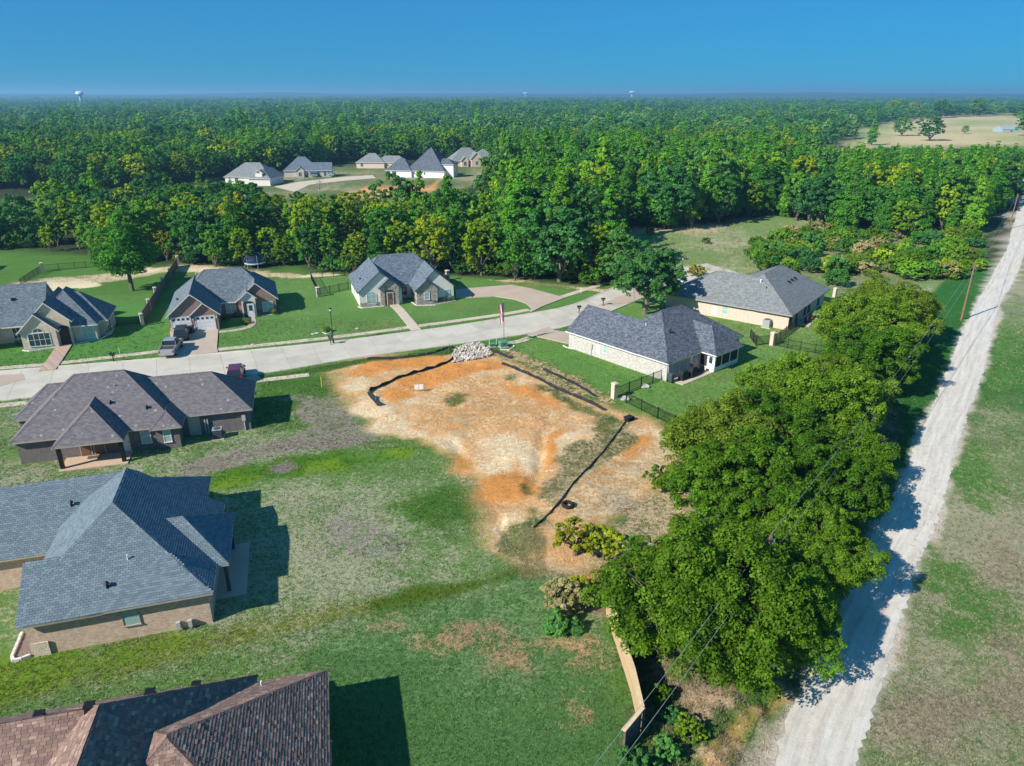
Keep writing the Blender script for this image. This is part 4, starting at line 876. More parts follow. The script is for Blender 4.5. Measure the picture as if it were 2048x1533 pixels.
# ---- shingle tabs on the two nearest roofs
def lay_tabs():
    unit = {}
    for key, (w, e, mat_, rnd) in {'A': (0.305, 0.165, m_slate_t, 0.0), 'B': (0.27, 0.15, m_brown_t, 0.5)}.items():
        cand = []
        for (h, ro, polys, F, pl, (u0, u1, v0, v1), kk) in [j for j in SHINGLE_JOBS if j[6] == key]:
            V = []; FC = []; SH = []
            for k, p in polys.items():
                if pl[k] > 2: continue
                pit = pl[k]; cs = math.sqrt(1+pit*pit)
                st = [((q[0] if k in 'FB' else q[1]), {'L': q[0]-u0, 'R': u1-q[0], 'F': q[1]-v0, 'B': v1-q[1]}[k]*cs) for q in p]
                if area2(st) < 0: st = st[::-1]
                def w3(s_, t_, l_):
                    d = t_/cs; q = {'L': (u0+d, s_), 'R': (u1-d, s_), 'F': (s_, v0+d), 'B': (s_, v1-d)}[k]
                    nz = 1/cs; nh = pit/cs; out = {'L': (-nh, 0), 'R': (nh, 0), 'F': (0, -nh), 'B': (0, nh)}[k]
                    z0_ = F[k](q); return (q[0]+out[0]*l_, q[1]+out[1]*l_, z0_+nz*l_)
                smin = min(a[0] for a in st); smax = max(a[0] for a in st); tmax = max(a[1] for a in st)
                # only where the camera can see it
                cpt = h.w(sum(q[0] for q in p)/len(p), sum(q[1] for q in p)/len(p))
                r = 0; tt = 0.0
                while tt < tmax:
                    ss = smin-(0.5*w if r % 2 else 0)-random.random()*rnd*w
                    while ss < smax:
                        ww = w*(1+rnd*(random.random()-0.5)*1.2); cell = [(ss+.009, tt), (ss+ww-.009, tt), (ss+ww-.009, tt+e), (ss+.009, tt+e)]
                        ss += ww
                        # convex clip against the slope
                        c = cell
                        for i in range(len(st)):
                            a, b = st[i], st[(i+1) % len(st)]
                            c = clip(c, lambda q, a=a, b=b: (b[0]-a[0])*(q[1]-a[1])-(b[1]-a[1])*(q[0]-a[0]))
                            if not c: break
                        if not c: continue
                        mid = (sum(q[0] for q in c)/len(c), sum(q[1] for q in c)/len(c)); m3 = w3(mid[0], mid[1], 0)
                        wp = h.w(m3[0], m3[1], m3[2])
                        yc = wp.y*_c-(wp.z-CAM_H)*_s; xc = wp.x/yc*FPX; zc = (wp.y*_s+(wp.z-CAM_H)*_c)/yc*FPX
                        if abs(xc) > 1200 or zc < -1000: continue
                        n = len(V); hi = 0.026 if rnd == 0 else (0.014+0.016*random.random())
                        lift = lambda q: 0.005+hi*(1-(q[1]-tt)/e)
                        whole = len(c) == 4 and rnd == 0 or (len(c) == 4 and abs(area2(c)) > 0.9*ww*e)
                        sh = random.random()
                        V.extend([w3(q[0], q[1], lift(q)) for q in c]); FC.append(list(range(n, n+len(c)))); SH.append(sh)
                        for i in range(len(c)):
                            a, b = c[i], c[(i+1) % len(c)]
                            if abs(a[1]-tt) < 1e-6 and abs(b[1]-tt) < 1e-6 or abs(a[0]-b[0]) < 1e-6:
                                m = len(V); V.extend([w3(a[0], a[1], 0.001), w3(b[0], b[1], 0.001), w3(b[0], b[1], lift(b)), w3(a[0], a[1], lift(a))]); FC.append([m, m+1, m+2, m+3]); SH.append(sh)
                        if whole and abs(xc) < 1010 and zc > -755: cand.append(((wp-Vector((0, 0, CAM_H))).length, ro, n, V, c, len(FC)))
                    tt += e; r += 1
            if not V: continue
            me = bpy.data.meshes.new('shingles'); me.from_pydata(V, [], FC); me.materials.append(mat_)
            a = me.attributes.new('shade', 'FLOAT', 'FACE'); a.data.foreach_set('value', np.array(SH, np.float32))
            o = link(bpy.data.objects.new('shingles', me), ro); o['kind'] = 'stuff'
        # the nearest tabs as pieces of their own, lying on the course below
        cand.sort(key=lambda q: q[0])
        me = bpy.data.meshes.new('shingle'); s_ = MB(); s_.frustum(-w*.49, w*.49, 0, e*1.0, 0.0, -w*.49, w*.49, 0, e*1.0, 0.010)
        me.from_pydata(s_.v, [], s_.f); me.materials.append(mat_); a = me.attributes.new('shade', 'FLOAT', 'FACE'); a.data.foreach_set('value', np.full(len(s_.f), 0.3, np.float32))
        for dist, ro, n, V, c, _f in cand[:300]:
            P = [Vector(V[n+i]) for i in range(4)]; ex = (P[1]-P[0]).normalized(); ey = (P[3]-P[0]); ey = (ey-ex*ey.dot(ex)).normalized(); ez = ex.cross(ey)
            if ez.z < 0: ez = -ez; ex = -ex
            O = (P[0]+P[1])/2+ez*0.003
            mt = Matrix(((ex.x, ey.x, ez.x, O.x), (ex.y, ey.y, ez.y, O.y), (ex.z, ey.z, ez.z, O.z), (0, 0, 0, 1)))
            o = link(bpy.data.objects.new('shingle', me), ro); o.matrix_local = mt
lay_tabs()
# ================================================================== trees
bark = plain('grey_bark', (0.16, 0.135, 0.11), 0.95, var=0.35, scale=6); dead_wood = plain('bleached_wood', (0.40, 0.37, 0.33), 0.9)
L_OAK = leafmat('oak_leaf', [(0, (0.053, 0.154, 0.009)), (0.5, (0.118, 0.236, 0.011)), (1, (0.226, 0.308, 0.031))], 0.36, 0.40)
L_MIX = leafmat('mixed_leaf', [(0, (0.050, 0.200, 0.035)), (0.35, (0.094, 0.281, 0.033)), (0.6, (0.181, 0.375, 0.025)), (0.8, (0.325, 0.456, 0.022)), (0.95, (0.475, 0.525, 0.027)), (1, (0.425, 0.413, 0.125))], 0.38, 0.38)
L_LIME = leafmat('lime_leaf', [(0, (0.162, 0.311, 0.013)), (0.5, (0.280, 0.408, 0.015)), (1, (0.430, 0.483, 0.026))], 0.40, 0.35)
L_DARK = leafmat('dark_leaf', [(0, (0.043, 0.169, 0.050)), (0.5, (0.080, 0.237, 0.055)), (0.9, (0.131, 0.312, 0.057)), (1, (0.213, 0.312, 0.088))], 0.34, 0.38)
L_PINE = leafmat('pine_needle', [(0, (0.050, 0.206, 0.022)), (0.5, (0.106, 0.312, 0.020)), (1, (0.206, 0.413, 0.022))], 0.32, 0.36)
L_YEL = leafmat('yellowing_leaf', [(0, (0.220, 0.290, 0.020)), (0.5, (0.340, 0.360, 0.022)), (1, (0.480, 0.410, 0.035))], 0.36, 0.35)
L_BRN = leafmat('browned_leaf', [(0, (0.240, 0.260, 0.080)), (0.5, (0.370, 0.330, 0.140)), (1, (0.430, 0.350, 0.180))], 0.25, 0.3)
L_FAR = leafmat('distant_leaf', [(0, (0.052, 0.207, 0.078)), (0.4, (0.095, 0.286, 0.095)), (0.72, (0.168, 0.364, 0.095)), (0.92, (0.302, 0.426, 0.101)), (1, (0.381, 0.358, 0.224))], 0.36, 0.36)

def crown_mesh(name, clumps, leaf, mat_, seed=0, squash=0.8, stretch=1.45, up=0.55):
    """clumps: (centre, radius, leaf count). Leaves are small folded blades spread over the shell of every clump."""
    r = np.random.default_rng(seed); P = []; N = []; T = []
    for c, rad, n in clumps:
        d = r.normal(size=(n, 3)); d /= np.linalg.norm(d, axis=1)[:, None]; d[:, 2] = np.where(d[:, 2] < -0.45, -d[:, 2]*0.8, d[:, 2])
        rr = rad*(0.62+0.45*r.random(n)**0.7); q = d*rr[:, None]; q[:, 2] *= squash
        P.append(np.array(c)+q); nn = d*0.85+np.array([0, 0, up+0.1])+r.normal(size=(n, 3))*0.52; N.append(nn/np.linalg.norm(nn, axis=1)[:, None])
        T.append(np.clip(0.5+(r.random()-0.5)*0.62+(r.random(n)-0.5)*0.34, 0, 1))
    P = np.concatenate(P); N = np.concatenate(N); T = np.concatenate(T); n = len(P)
    a = np.cross(N, r.normal(size=(n, 3))); a /= np.linalg.norm(a, axis=1)[:, None]+1e-9; b = np.cross(N, a)
    s = leaf*(0.6+0.8*r.random(n))[:, None]
    tip = a*s*stretch*0.5; side = b*s*0.5; fold = N*s*0.12
    V = np.stack([P-tip, P+side+fold, P+tip, P-side+fold], 1).reshape(-1, 3)
    me = bpy.data.meshes.new(name); me.vertices.add(n*4); me.vertices.foreach_set('co', V.astype(np.float32).ravel())
    me.loops.add(n*4); me.loops.foreach_set('vertex_index', np.arange(n*4, dtype=np.int32)); me.polygons.add(n); me.polygons.foreach_set('loop_start', np.arange(n, dtype=np.int32)*4)
    me.update(calc_edges=True)
    at = me.attributes.new('tone', 'FLOAT', 'FACE'); at.data.foreach_set('value', T.astype(np.float32)); me.materials.append(mat_)
    return me
def limb(mb, p, q, r0, r1, k=4, wob=0.12, rnd=random):
    p = Vector(p); q = Vector(q); pts = [p]
    L = (q-p).length
    for i in range(1, k): pts.append(p.lerp(q, i/k)+Vector((rnd.uniform(-1, 1), rnd.uniform(-1, 1), rnd.uniform(-.3, .6)))*L*wob*0.5)
    pts.append(q)
    for i in range(k): mb.tube(pts[i], pts[i+1], r0+(r1-r0)*i/k, r0+(r1-r0)*(i+1)/k, 6, 0, False)
    return pts
def mesh_of(mb, name, m):
    me = bpy.data.meshes.new(name); me.from_pydata(mb.v, [], mb.f); me.materials.append(m)
    me.polygons.foreach_set('use_smooth', [True]*len(me.polygons)); return me
def broad_tree(name, h, rad, leaf, total, mat_, seed, base=0.25, nclump=46, open_=0.0, limbs=9, sub=4):
    """spreading broadleaf: forked trunk, limbs reaching to lobes, every lobe a cluster of small leaf tufts"""
    rnd = random.Random(seed); cl = []; lobes = []; tb = MB()
    zc = h*(base+(1-base)*0.42); hz = h*(1-base)*0.58; nl = max(5, min(34, int(nclump**0.5*1.5))); per = max(3, int(nclump/nl))
    for i in range(nl):
        a = 2.399963*i+rnd.uniform(-.35, .35); zz = -0.55+1.5*((i+0.5)/nl)+rnd.uniform(-.12, .12); zz = max(-.7, min(.95, zz)); rr = math.sqrt(max(0.05, 1-zz*zz*0.9))
        lump = 1+0.22*math.sin(3*a+seed)+0.12*rnd.uniform(-1, 1); k = rnd.uniform(.52, .72)
        lobes.append((Vector((math.cos(a)*rr*rad*k*lump, math.sin(a)*rr*rad*k*lump, zc+zz*hz*0.66)), rad*rnd.uniform(.27, .42)))
    lobes.append((Vector((0, 0, zc+hz*0.15)), rad*0.42))
    for c, lr in lobes:
        for _ in range(per):
            if rnd.random() < open_: continue
            d = Vector((rnd.gauss(0, 1), rnd.gauss(0, 1), rnd.gauss(0.35, 0.9))).normalized()
            o = Vector((c.x, c.y, (c.z-zc)*0.8)).normalized(); d = (d+o*0.55).normalized()
            cl.append((c+Vector((d.x*lr, d.y*lr, d.z*lr*0.8))*rnd.uniform(.45, 1.10), lr*rnd.uniform(.15, .34)))
    tr = rad*0.045+0.08; f = Vector((rnd.uniform(-.2, .2), rnd.uniform(-.2, .2), h*base*1.1)); limb(tb, (0, 0, -0.4), f, tr*1.35, tr, 3, 0.06, rnd)
    for c, r in lobes[:limbs]:
        m_ = f.lerp(c, 0.55)+Vector((0, 0, 0.06*h)); limb(tb, f, m_, tr*0.62, tr*0.36, 3, 0.12, rnd); limb(tb, m_, c, tr*0.36, tr*0.10, 3, 0.16, rnd)
        for _ in range(sub):
            e = c+Vector((rnd.gauss(0, 1), rnd.gauss(0, 1), rnd.gauss(0.3, 0.7))).normalized()*r*1.02; limb(tb, m_.lerp(c, rnd.uniform(.4, .9)), e, tr*0.14, tr*0.04, 2, 0.2, rnd)
    w = sum(r**1.7 for _, r in cl)
    me = crown_mesh(name+'_crown', [(tuple(c), r, max(5, int(total*r**1.7/w))) for c, r in cl], leaf, mat_, seed)
    return me, mesh_of(tb, name+'_trunk', bark)
def pine_tree(name, h, rad, leaf, total, mat_, seed, base=0.35, cone=0.5, layers=11):
    rnd = random.Random(seed); cl = []; tb = MB(); tb.tube((0, 0, -.4), (0, 0, h*0.55), rad*0.075, rad*0.05, 7, 0, False); tb.tube((0, 0, h*.55), (0, 0, h*0.97), rad*0.05, rad*0.012, 6, 0, False)
    for i in range(layers):
        u = i/(layers-1); z = h*(base+(1-base)*u*0.97); rr = rad*((1-u)**cone*(0.75+0.4*rnd.random()))*(0.55+0.45*min(1, u*4))
        m = max(1, int(2+4*(1-u)+rnd.random()*2))
        for k in range(m):
            a = 2*math.pi*(k+rnd.random()*0.8)/m; q = Vector((math.cos(a)*rr*0.68, math.sin(a)*rr*0.68, z+rnd.uniform(-.03, .05)*h)); cl.append((q, max(0.16*rad, rr*(0.36+0.2*rnd.random()))))
            tb.tube((0, 0, z-rr*0.12), q, rad*0.022, rad*0.006, 4, 0, False)
    w = sum(r*r for _, r in cl)
    me = crown_mesh(name+'_crown', [(tuple(c), r, max(6, int(total*r*r/w))) for c, r in cl], leaf, mat_, seed, 0.62, 1.7, 0.45)
    return me, mesh_of(tb, name+'_trunk', bark)
def dead_tree(h, seed):
    rnd = random.Random(seed); tb = MB()
    def grow(p, d, L, r, lv):
        q = p+d*L; limb(tb, p, q, r, r*0.6, 3, 0.1, rnd)
        if lv == 0: return
        for _ in range(4 if lv > 1 else 3):
            dd = (d+Vector((rnd.gauss(0, .55), rnd.gauss(0, .55), rnd.gauss(0.12, .35)))).normalized(); grow(p.lerp(q, rnd.uniform(.55, 1)), dd, L*rnd.uniform(.55, .8), r*0.55, lv-1)
    grow(Vector((0, 0, -.3)), Vector((0, 0, 1)), h*0.34, h*0.017, 4); return mesh_of(tb, 'bare_branches', dead_wood)
def plant_tree(name, meshes, x_, y_, s, rz, label, cat='tree', group=None, mat_=None, z=None, sz=1.0):
    root = empty(name, (x_, y_, gzs(x_, y_) if z is None else z), rz, label, cat, group); root.scale = (s, s, s*sz)
    c = link(bpy.data.objects.new('crown', meshes[0]), root); link(bpy.data.objects.new('trunk', meshes[1]), root)
    if mat_: c.material_slots[0].link = 'OBJECT'; c.material_slots[0].material = mat_
    return root

# ---- the row of trees beside the gravel road
big1 = broad_tree('oak_a', 8.6, 6.0, 0.125, 100000, L_OAK, 11, 0.10, 1000, 0.04, 30, 6)
big2 = broad_tree('oak_b', 9.0, 5.6, 0.130, 90000, L_OAK, 23, 0.12, 880, 0.05, 26, 6)
big3 = broad_tree('oak_c', 8.2, 5.2, 0.145, 70000, L_OAK, 37, 0.12, 700, 0.06, 24, 5)
small1 = broad_tree('small_tree', 4.2, 2.6, 0.15, 6500, L_OAK, 41, 0.15, 200, 0.25, 14, 4)
ROWT = [('big2', 33.4, 67.0, 0.82, 4.4, 'oak filling the gap above the middle shadow on the gravel'), ('big3', 22.8, 57.0, 0.95, 0.7, 'oak half hidden behind the deep green one at the iron fence'), ('big1', 11.5, 34.8, 0.97, 0.3, 'largest dense oak beside the wooden fence, nearest the camera'), ('big2', 16.4, 35.0, 0.66, 1.6, 'oak wrapped round the utility pole at the gravel bend'),
        ('big2', 20.9, 41.2, 0.68, 3.9, 'yellow-green oak leaning over the shaded gravel road'), ('big3', 17.9, 48.2, 0.96, 2.2, 'mixed green tree standing next to the discarded tyre side of the row'),
        ('big1', 18.8, 54.4, 0.92, 4.0, 'deep green oak at the end of the iron fence'), ('big2', 28.0, 60.8, 1.08, 0.9, 'tall spreading oak behind the screened porch lawn'),
        ('big1', 28.4, 55.8, 0.72, 2.7, 'oak overhanging the middle shadow on the gravel road'), ('big3', 24.4, 48.8, 0.84, 5.0, 'smaller mixed tree between the road oaks'),
        ('big3', 40.2, 75.5, 1.0, 1.1, 'open-branched oak with bare grey twigs beyond the porch lawn'), ('big2', 44.5, 84.0, 1.08, 3.3, 'oak beside the second stretch of wires'),
        ('big1', 51.8, 94.0, 1.0, 5.2, 'farthest big oak of the row, beside the leaning utility pole'), ('big3', 47.0, 90.5, 0.95, 0.2, 'oak behind the peach brick house lawn, end of the row')]
for nm, X0, Y0, s, rz, lab in ROWT: plant_tree('oak_tree', {'big1': big1, 'big2': big2, 'big3': big3}[nm], X0, Y0, s, rz, lab, 'tree', 'oaks along the gravel road')
p_ = G(1150,1110); plant_tree('sapling', small1, p_[0], p_[1], 0.70, 0.4, 'small yellowing tree beside the end of the silt fence', 'tree', None, L_YEL)
p_ = G(1205,1115); plant_tree('sapling', small1, p_[0], p_[1], 0.62, 2.4, 'small green-gold tree against the big oak', 'tree', None, L_LIME)
p_ = G(1325,985); plant_tree('sapling', small1, p_[0], p_[1], 0.62, 1.2, 'sparse pale bush at the sandy edge of the oaks', 'tree')
yard_oak = broad_tree('yard_oak', 10.4, 5.6, 0.22, 24000, L_MIX, 53, 0.22, 420, 0.08, 24, 4)
plant_tree('yard_oak', yard_oak, 20.93, 107.77, 1.0, 0.5, 'single broad oak between the white brick and peach brick houses', 'tree', None, L_DARK)
pine_y = pine_tree('yard_pine', 13.5, 5.2, 0.26, 15000, L_PINE, 61, 0.26, 0.42, 10)
plant_tree('yard_pine', pine_y, -66.72, 121.91, 0.98, 0.0, 'lone dark pine with a leaning trunk in the back lawn', 'tree')
p_ = G(2120,545); plant_tree('oak_tree', big3, p_[0], p_[1], 1.0, 0.0, 'oak reaching in over the gravel road from the right edge', 'tree', None, L_OAK)
# ---- woodland
mid = [broad_tree('wood_a', 14, 4.6, 0.29, 9500, L_MIX, 71, 0.06, 260, 0.10, 7, 1), broad_tree('wood_b', 15, 4.0, 0.28, 9000, L_MIX, 72, 0.05, 250, 0.10, 7, 1), broad_tree('wood_c', 13, 5.2, 0.30, 10500, L_DARK, 73, 0.06, 280, 0.08, 7, 1),
       pine_tree('wood_pine', 16, 3.9, 0.27, 9000, L_PINE, 74, 0.10, 0.72, 20), pine_tree('wood_cedar', 11, 3.3, 0.25, 8000, L_PINE, 75, 0.02, 0.9, 18), broad_tree('wood_d', 14.5, 3.4, 0.27, 8500, L_MIX, 76, 0.04, 230, 0.12, 7, 1)]
lime_me = mid[1][0].copy(); lime_me.name = 'lime_crown'; lime_me.materials[0] = L_LIME; mid.append((lime_me, mid[1][1]))
farp = [broad_tree('canopy_a', 15, 5.2, 0.62, 2000, L_FAR, 81, 0.05, 70, 0.05, 3, 0), broad_tree('canopy_b', 15.5, 4.6, 0.60, 1850, L_FAR, 82, 0.05, 64, 0.05, 3, 0), broad_tree('canopy_c', 14, 5.8, 0.65, 2200, L_DARK, 83, 0.05, 74, 0.05, 3, 0), pine_tree('canopy_pine', 17, 4.2, 0.55, 1800, L_PINE, 84, 0.1, 0.55, 12)]
def near_poly(px_pts): return GP(px_pts)
NEIGH = GP([(-900,520),(0,505),(60,502),(150,512),(230,533),(340,532),(470,540),(590,536),(640,548),(700,551),(900,558),(1050,563),(1200,581),(1240,578),(1246,462),(1420,458),(1452,447),(1560,428),(1605,455),(1700,474),(1850,484),(1975,470),(2048,440),(2500,480),(4000,1600),(-3000,1600)])
HOUSES_FAR = [(-70,470),(-70,406),(60,394),(240,378),(330,372),(440,360),(560,342),(700,322),(960,322),(1010,340),(985,380),(960,420),(960,436),(860,448),(700,440),(560,440),(430,440),(330,438),(240,420),(100,440)]
EXCL = [GP(HOUSES_FAR), GP([(1650,322),(1660,290),(1705,282),(1695,262),(1790,246),(1930,239),(2100,234),(2400,230),(2500,330),(2048,322),(1970,310),(1890,318),(1800,300),(1720,322)])]
ring = lambda pts, d: pts
cand = []
rw = random.Random(5)
def try_add(xx, yy, out):
    if yy < 100 or abs(xx) > yy*0.78+25: return
    out.append((xx, yy))
near_c = []; far_c = []
yv = 118.0
while yv < 470:
    sp = 4.9+0.0045*yv; xv = -yv*0.78-20
    while xv < yv*0.78+20:
        near_c.append((xv+rw.uniform(-.42, .42)*sp, yv+rw.uniform(-.42, .42)*sp)); xv += sp
    yv += sp
yv = 470.0
while yv < 5200:
    sp = 8.0+0.009*yv; xv = -yv*0.76-30
    while xv < yv*0.76+30:
        far_c.append((xv+rw.uniform(-.45, .45)*sp, yv+rw.uniform(-.45, .45)*sp, sp)); xv += sp
    yv += sp*1.25
nc = np.array(near_c); fc = np.array(far_c)
road_ok = lambda a: seg_dist(a[:,0], a[:,1], ROAD_C) > np.where(a[:,1] > 205, 4.5, 9)
keep = ~inside(nc[:,0], nc[:,1], NEIGH) & road_ok(nc)
for e in EXCL: keep &= ~inside(nc[:,0], nc[:,1], e)
dn_road = np.interp(nc[:,1], [p[1] for p in ROAD_C], [p[0] for p in ROAD_C]); keep &= ~((nc[:,0] > dn_road) & (nc[:,1] < 212))
nc = nc[keep]
keep = np.ones(len(fc), bool)
for e in EXCL: keep &= ~inside(fc[:,0], fc[:,1], e)
keep &= (fbm(fc[:,0], fc[:,1], 0.004, 3, 77) > 0.30) | (fc[:,1] < 900)
fc = fc[keep]
# how tall and what kind each one is
band = sdist(nc[:,0], nc[:,1], NEIGH)
recs = []
for (xx, yy), bd in zip(nc, band):
    edge = -bd; rt = xx/yy; r_ = rw.random()
    px = 1024+FPX*xx/(yy*_c+CAM_H*_s)
    east = px > 1000 and yy < 330
    if east: k = 3 if r_ < .42 else 4 if r_ < .66 else 2 if r_ < .76 else 5 if r_ < .84 else 6 if r_ < .93 else 0; hh = rw.uniform(12.5, 18.5)
    elif 540 < px < 1010 and yy < 265: k = 6 if r_ < .40 else 5 if r_ < .58 else 1 if r_ < .72 else 2 if r_ < .84 else 4 if r_ < .92 else 0; hh = 12
    else: k = 0 if r_ < .26 else 1 if r_ < .44 else 2 if r_ < .66 else 5 if r_ < .80 else 6 if r_ < .88 else 3; hh = rw.uniform(10, 15.5)
    gap = float(fbm(np.array([xx]), np.array([yy]), 0.035, 2, 66)[0])
    if px < 980 and yy < 265:
        if edge > 9 and gap < (0.52 if px < 440 else 0.42): continue
        hh = min(rw.uniform(8.0, 15.5), 32-(0.112 if px > 330 else 0.100)*yy+rw.uniform(-1.5, 2.0))
        if hh < 4: continue
    elif px > 1620: hh = min(rw.uniform(9, 17), 32-0.0655*yy+rw.uniform(-1.5, .8))
    elif px > 1000 and yy < 400: hh = min(rw.uniform(11, 20), 32-0.0437*yy+rw.uniform(-2.5, 1))
    elif yy > 280: hh = rw.uniform(10.5, 17.5)
    if hh < 3.5: continue
    if edge < 5: hh *= rw.uniform(0.6, 1.0)
    recs.append((xx, yy, k, hh, math.hypot(xx, yy), px, edge))
recs.sort(key=lambda q: q[4]-0.6*q[3]); H0 = [14, 15, 13, 16, 11, 14.5, 15]
# nearest ones stand singly
WORDS = {0: ('broadleaf_tree', 'green broadleaf tree '), 1: ('broadleaf_tree', 'green broadleaf tree '), 2: ('broadleaf_tree', 'dark green broadleaf tree '), 3: ('pine_tree', 'tall pine '), 4: ('cedar_tree', 'conical cedar '), 5: ('slender_tree', 'slender broadleaf tree '), 6: ('yellow_green_tree', 'bright yellow-green tree ')}
LAND = [(120, 'behind the left back lawn'), (300, 'behind the lone pine'), (430, 'behind the weathered fence end'), (560, 'behind the trampoline'), (700, 'behind the sandy strip of the brick house'), (820, 'behind the cream house roof'), (960, 'behind the grey stone pillar'), (1100, 'behind the broad curved drive'), (1240, 'at the corner of the far lawn'), (1340, 'beyond the near end of the meadow'), (1450, 'beyond the middle of the meadow'), (1570, 'beyond the far end of the meadow'), (1700, 'above the thicket behind the peach house'), (1850, 'above the thicket left of the leaning pole'), (9999, 'beside the gravel road bend')]
def zone(px, ed):
    z_ = [w for lim, w in LAND if px < lim][0]
    return ('in front, ' if ed < 6 else 'second row, ' if ed < 13 else 'third row, ' if ed < 21 else 'deep inside, ')+z_
NSINGLE = 296
singles = recs[:NSINGLE]; rest = recs[NSINGLE:]
for xx, yy, k, hh, dd, px, ed in singles:
    nm, lab = WORDS[k]; zz = zone(px, ed); m_ = None; q = rw.random()
    if k in (0, 1, 5) and q < 0.10 and ed < 22: m_ = L_YEL; nm = 'yellowing_tree'; lab = 'yellowing broadleaf tree '
    sc = hh/H0[k]; plant_tree(nm, mid[k], xx, yy, sc*rw.uniform(.95, 1.12), rw.uniform(0, 6.28), lab.strip()+' '+zz, 'tree', 'trees '+zz, m_, sz=rw.uniform(.92, 1.1))
# the rest of the wood reads as one mass
def scatter(name, pts, rot, scl, kidx, protos, label):
    me = bpy.data.meshes.new(name); n = len(pts); me.vertices.add(n); me.vertices.foreach_set('co', np.array(pts, np.float32).ravel())
    a = me.attributes.new('rot', 'FLOAT_VECTOR', 'POINT'); a.data.foreach_set('vector', np.stack([np.zeros(n), np.zeros(n), rot], 1).astype(np.float32).ravel())
    a = me.attributes.new('scl', 'FLOAT_VECTOR', 'POINT'); a.data.foreach_set('vector', np.array(scl, np.float32).ravel())
    a = me.attributes.new('kind_index', 'INT', 'POINT'); a.data.foreach_set('value', np.array(kidx, np.int32))
    o = link(bpy.data.objects.new(name, me)); tag(o, label, kind='stuff')
    ng = bpy.data.node_groups.new(name+'_nodes', 'GeometryNodeTree')
    ng.interface.new_socket('Geometry', in_out='INPUT', socket_type='NodeSocketGeometry'); ng.interface.new_socket('Geometry', in_out='OUTPUT', socket_type='NodeSocketGeometry')
    N = ng.nodes; gi = N.new('NodeGroupInput'); go = N.new('NodeGroupOutput'); ip = N.new('GeometryNodeInstanceOnPoints'); jn = N.new('GeometryNodeJoinGeometry')
    for p in reversed(protos):
        oi = N.new('GeometryNodeObjectInfo'); oi.transform_space = 'ORIGINAL'; oi.inputs['Object'].default_value = p; oi.inputs['As Instance'].default_value = True
        ng.links.new(oi.outputs['Geometry'], jn.inputs[0])
    def attr(nm, typ):
        x_ = N.new('GeometryNodeInputNamedAttribute'); x_.data_type = typ; x_.inputs['Name'].default_value = nm; return x_.outputs['Attribute']
    ng.links.new(gi.outputs[0], ip.inputs['Points']); ng.links.new(jn.outputs[0], ip.inputs['Instance']); ip.inputs['Pick Instance'].default_value = True
    ng.links.new(attr('kind_index', 'INT'), ip.inputs['Instance Index']); ng.links.new(attr('rot', 'FLOAT_VECTOR'), ip.inputs['Rotation']); ng.links.new(attr('scl', 'FLOAT_VECTOR'), ip.inputs['Scale'])
    ng.links.new(ip.outputs[0], go.inputs[0])
    md = o.modifiers.new('scatter', 'NODES'); md.node_group = ng
    return o
def crown_of(me):
    for o in bpy.data.objects:
        if o.data is me: return o
protos = []
for k in range(7):
    o = crown_of(mid[k][0])
    if o is None: o = [c for c in plant_tree(WORDS[k][0], mid[k], 60+9*k, 240, 1, 0, WORDS[k][1].strip()+' standing behind the meadow woods', 'tree', 'trees standing behind the meadow woods').children if c.name.startswith('crown')][0]
    protos.append(o)
pz = gz(np.array([r[0] for r in rest]), np.array([r[1] for r in rest]))
scatter('woodland', [(r[0], r[1], z_-0.3) for r, z_ in zip(rest, pz)], np.array([rw.uniform(0, 6.28) for _ in rest]), [(lambda s: (s*rw.uniform(.95, 1.2), s*rw.uniform(.95, 1.2), s*rw.uniform(.95, 1.1)))(r[3]/H0[r[2]]) for r in rest], [r[2] for r in rest], protos, 'dense green woodland filling the middle distance')
fprotos = []
for k, (xx, yy) in enumerate(((-150, 480), (40, 486), (170, 482), (240, 500))):
    r_ = plant_tree('canopy_tree', farp[k], xx, yy, 1.0, k, ['round tree rising behind the far clearing', 'tree in the woods past the pylon', 'dark round tree in the distant woods', 'distant pine among round crowns'][k], 'tree', 'trees of the distant forest'); fprotos.append([c for c in r_.children if c.name.startswith('crown')][0])
fz = gz(fc[:,0], fc[:,1]); fn = len(fc); fr = np.random.default_rng(3)
fv = fbm(fc[:,0], fc[:,1], 0.012, 3, 55); fs = np.minimum(fc[:,2]/9.2, 3.2)*(0.8+0.5*fr.random(fn)**2)
scatter('distant_forest', np.stack([fc[:,0], fc[:,1], fz-0.5], 1), fr.random(fn)*6.28, np.stack([fs*(.85+.4*fr.random(fn)), fs*(.85+.4*fr.random(fn)), np.minimum(fs, 1.3)*(.55+.45*fr.random(fn)+.5*(fv-.45))], 1), fr.choice(4, fn, p=[.34, .30, .26, .10]), fprotos, 'endless forest canopy stretching to the horizon')
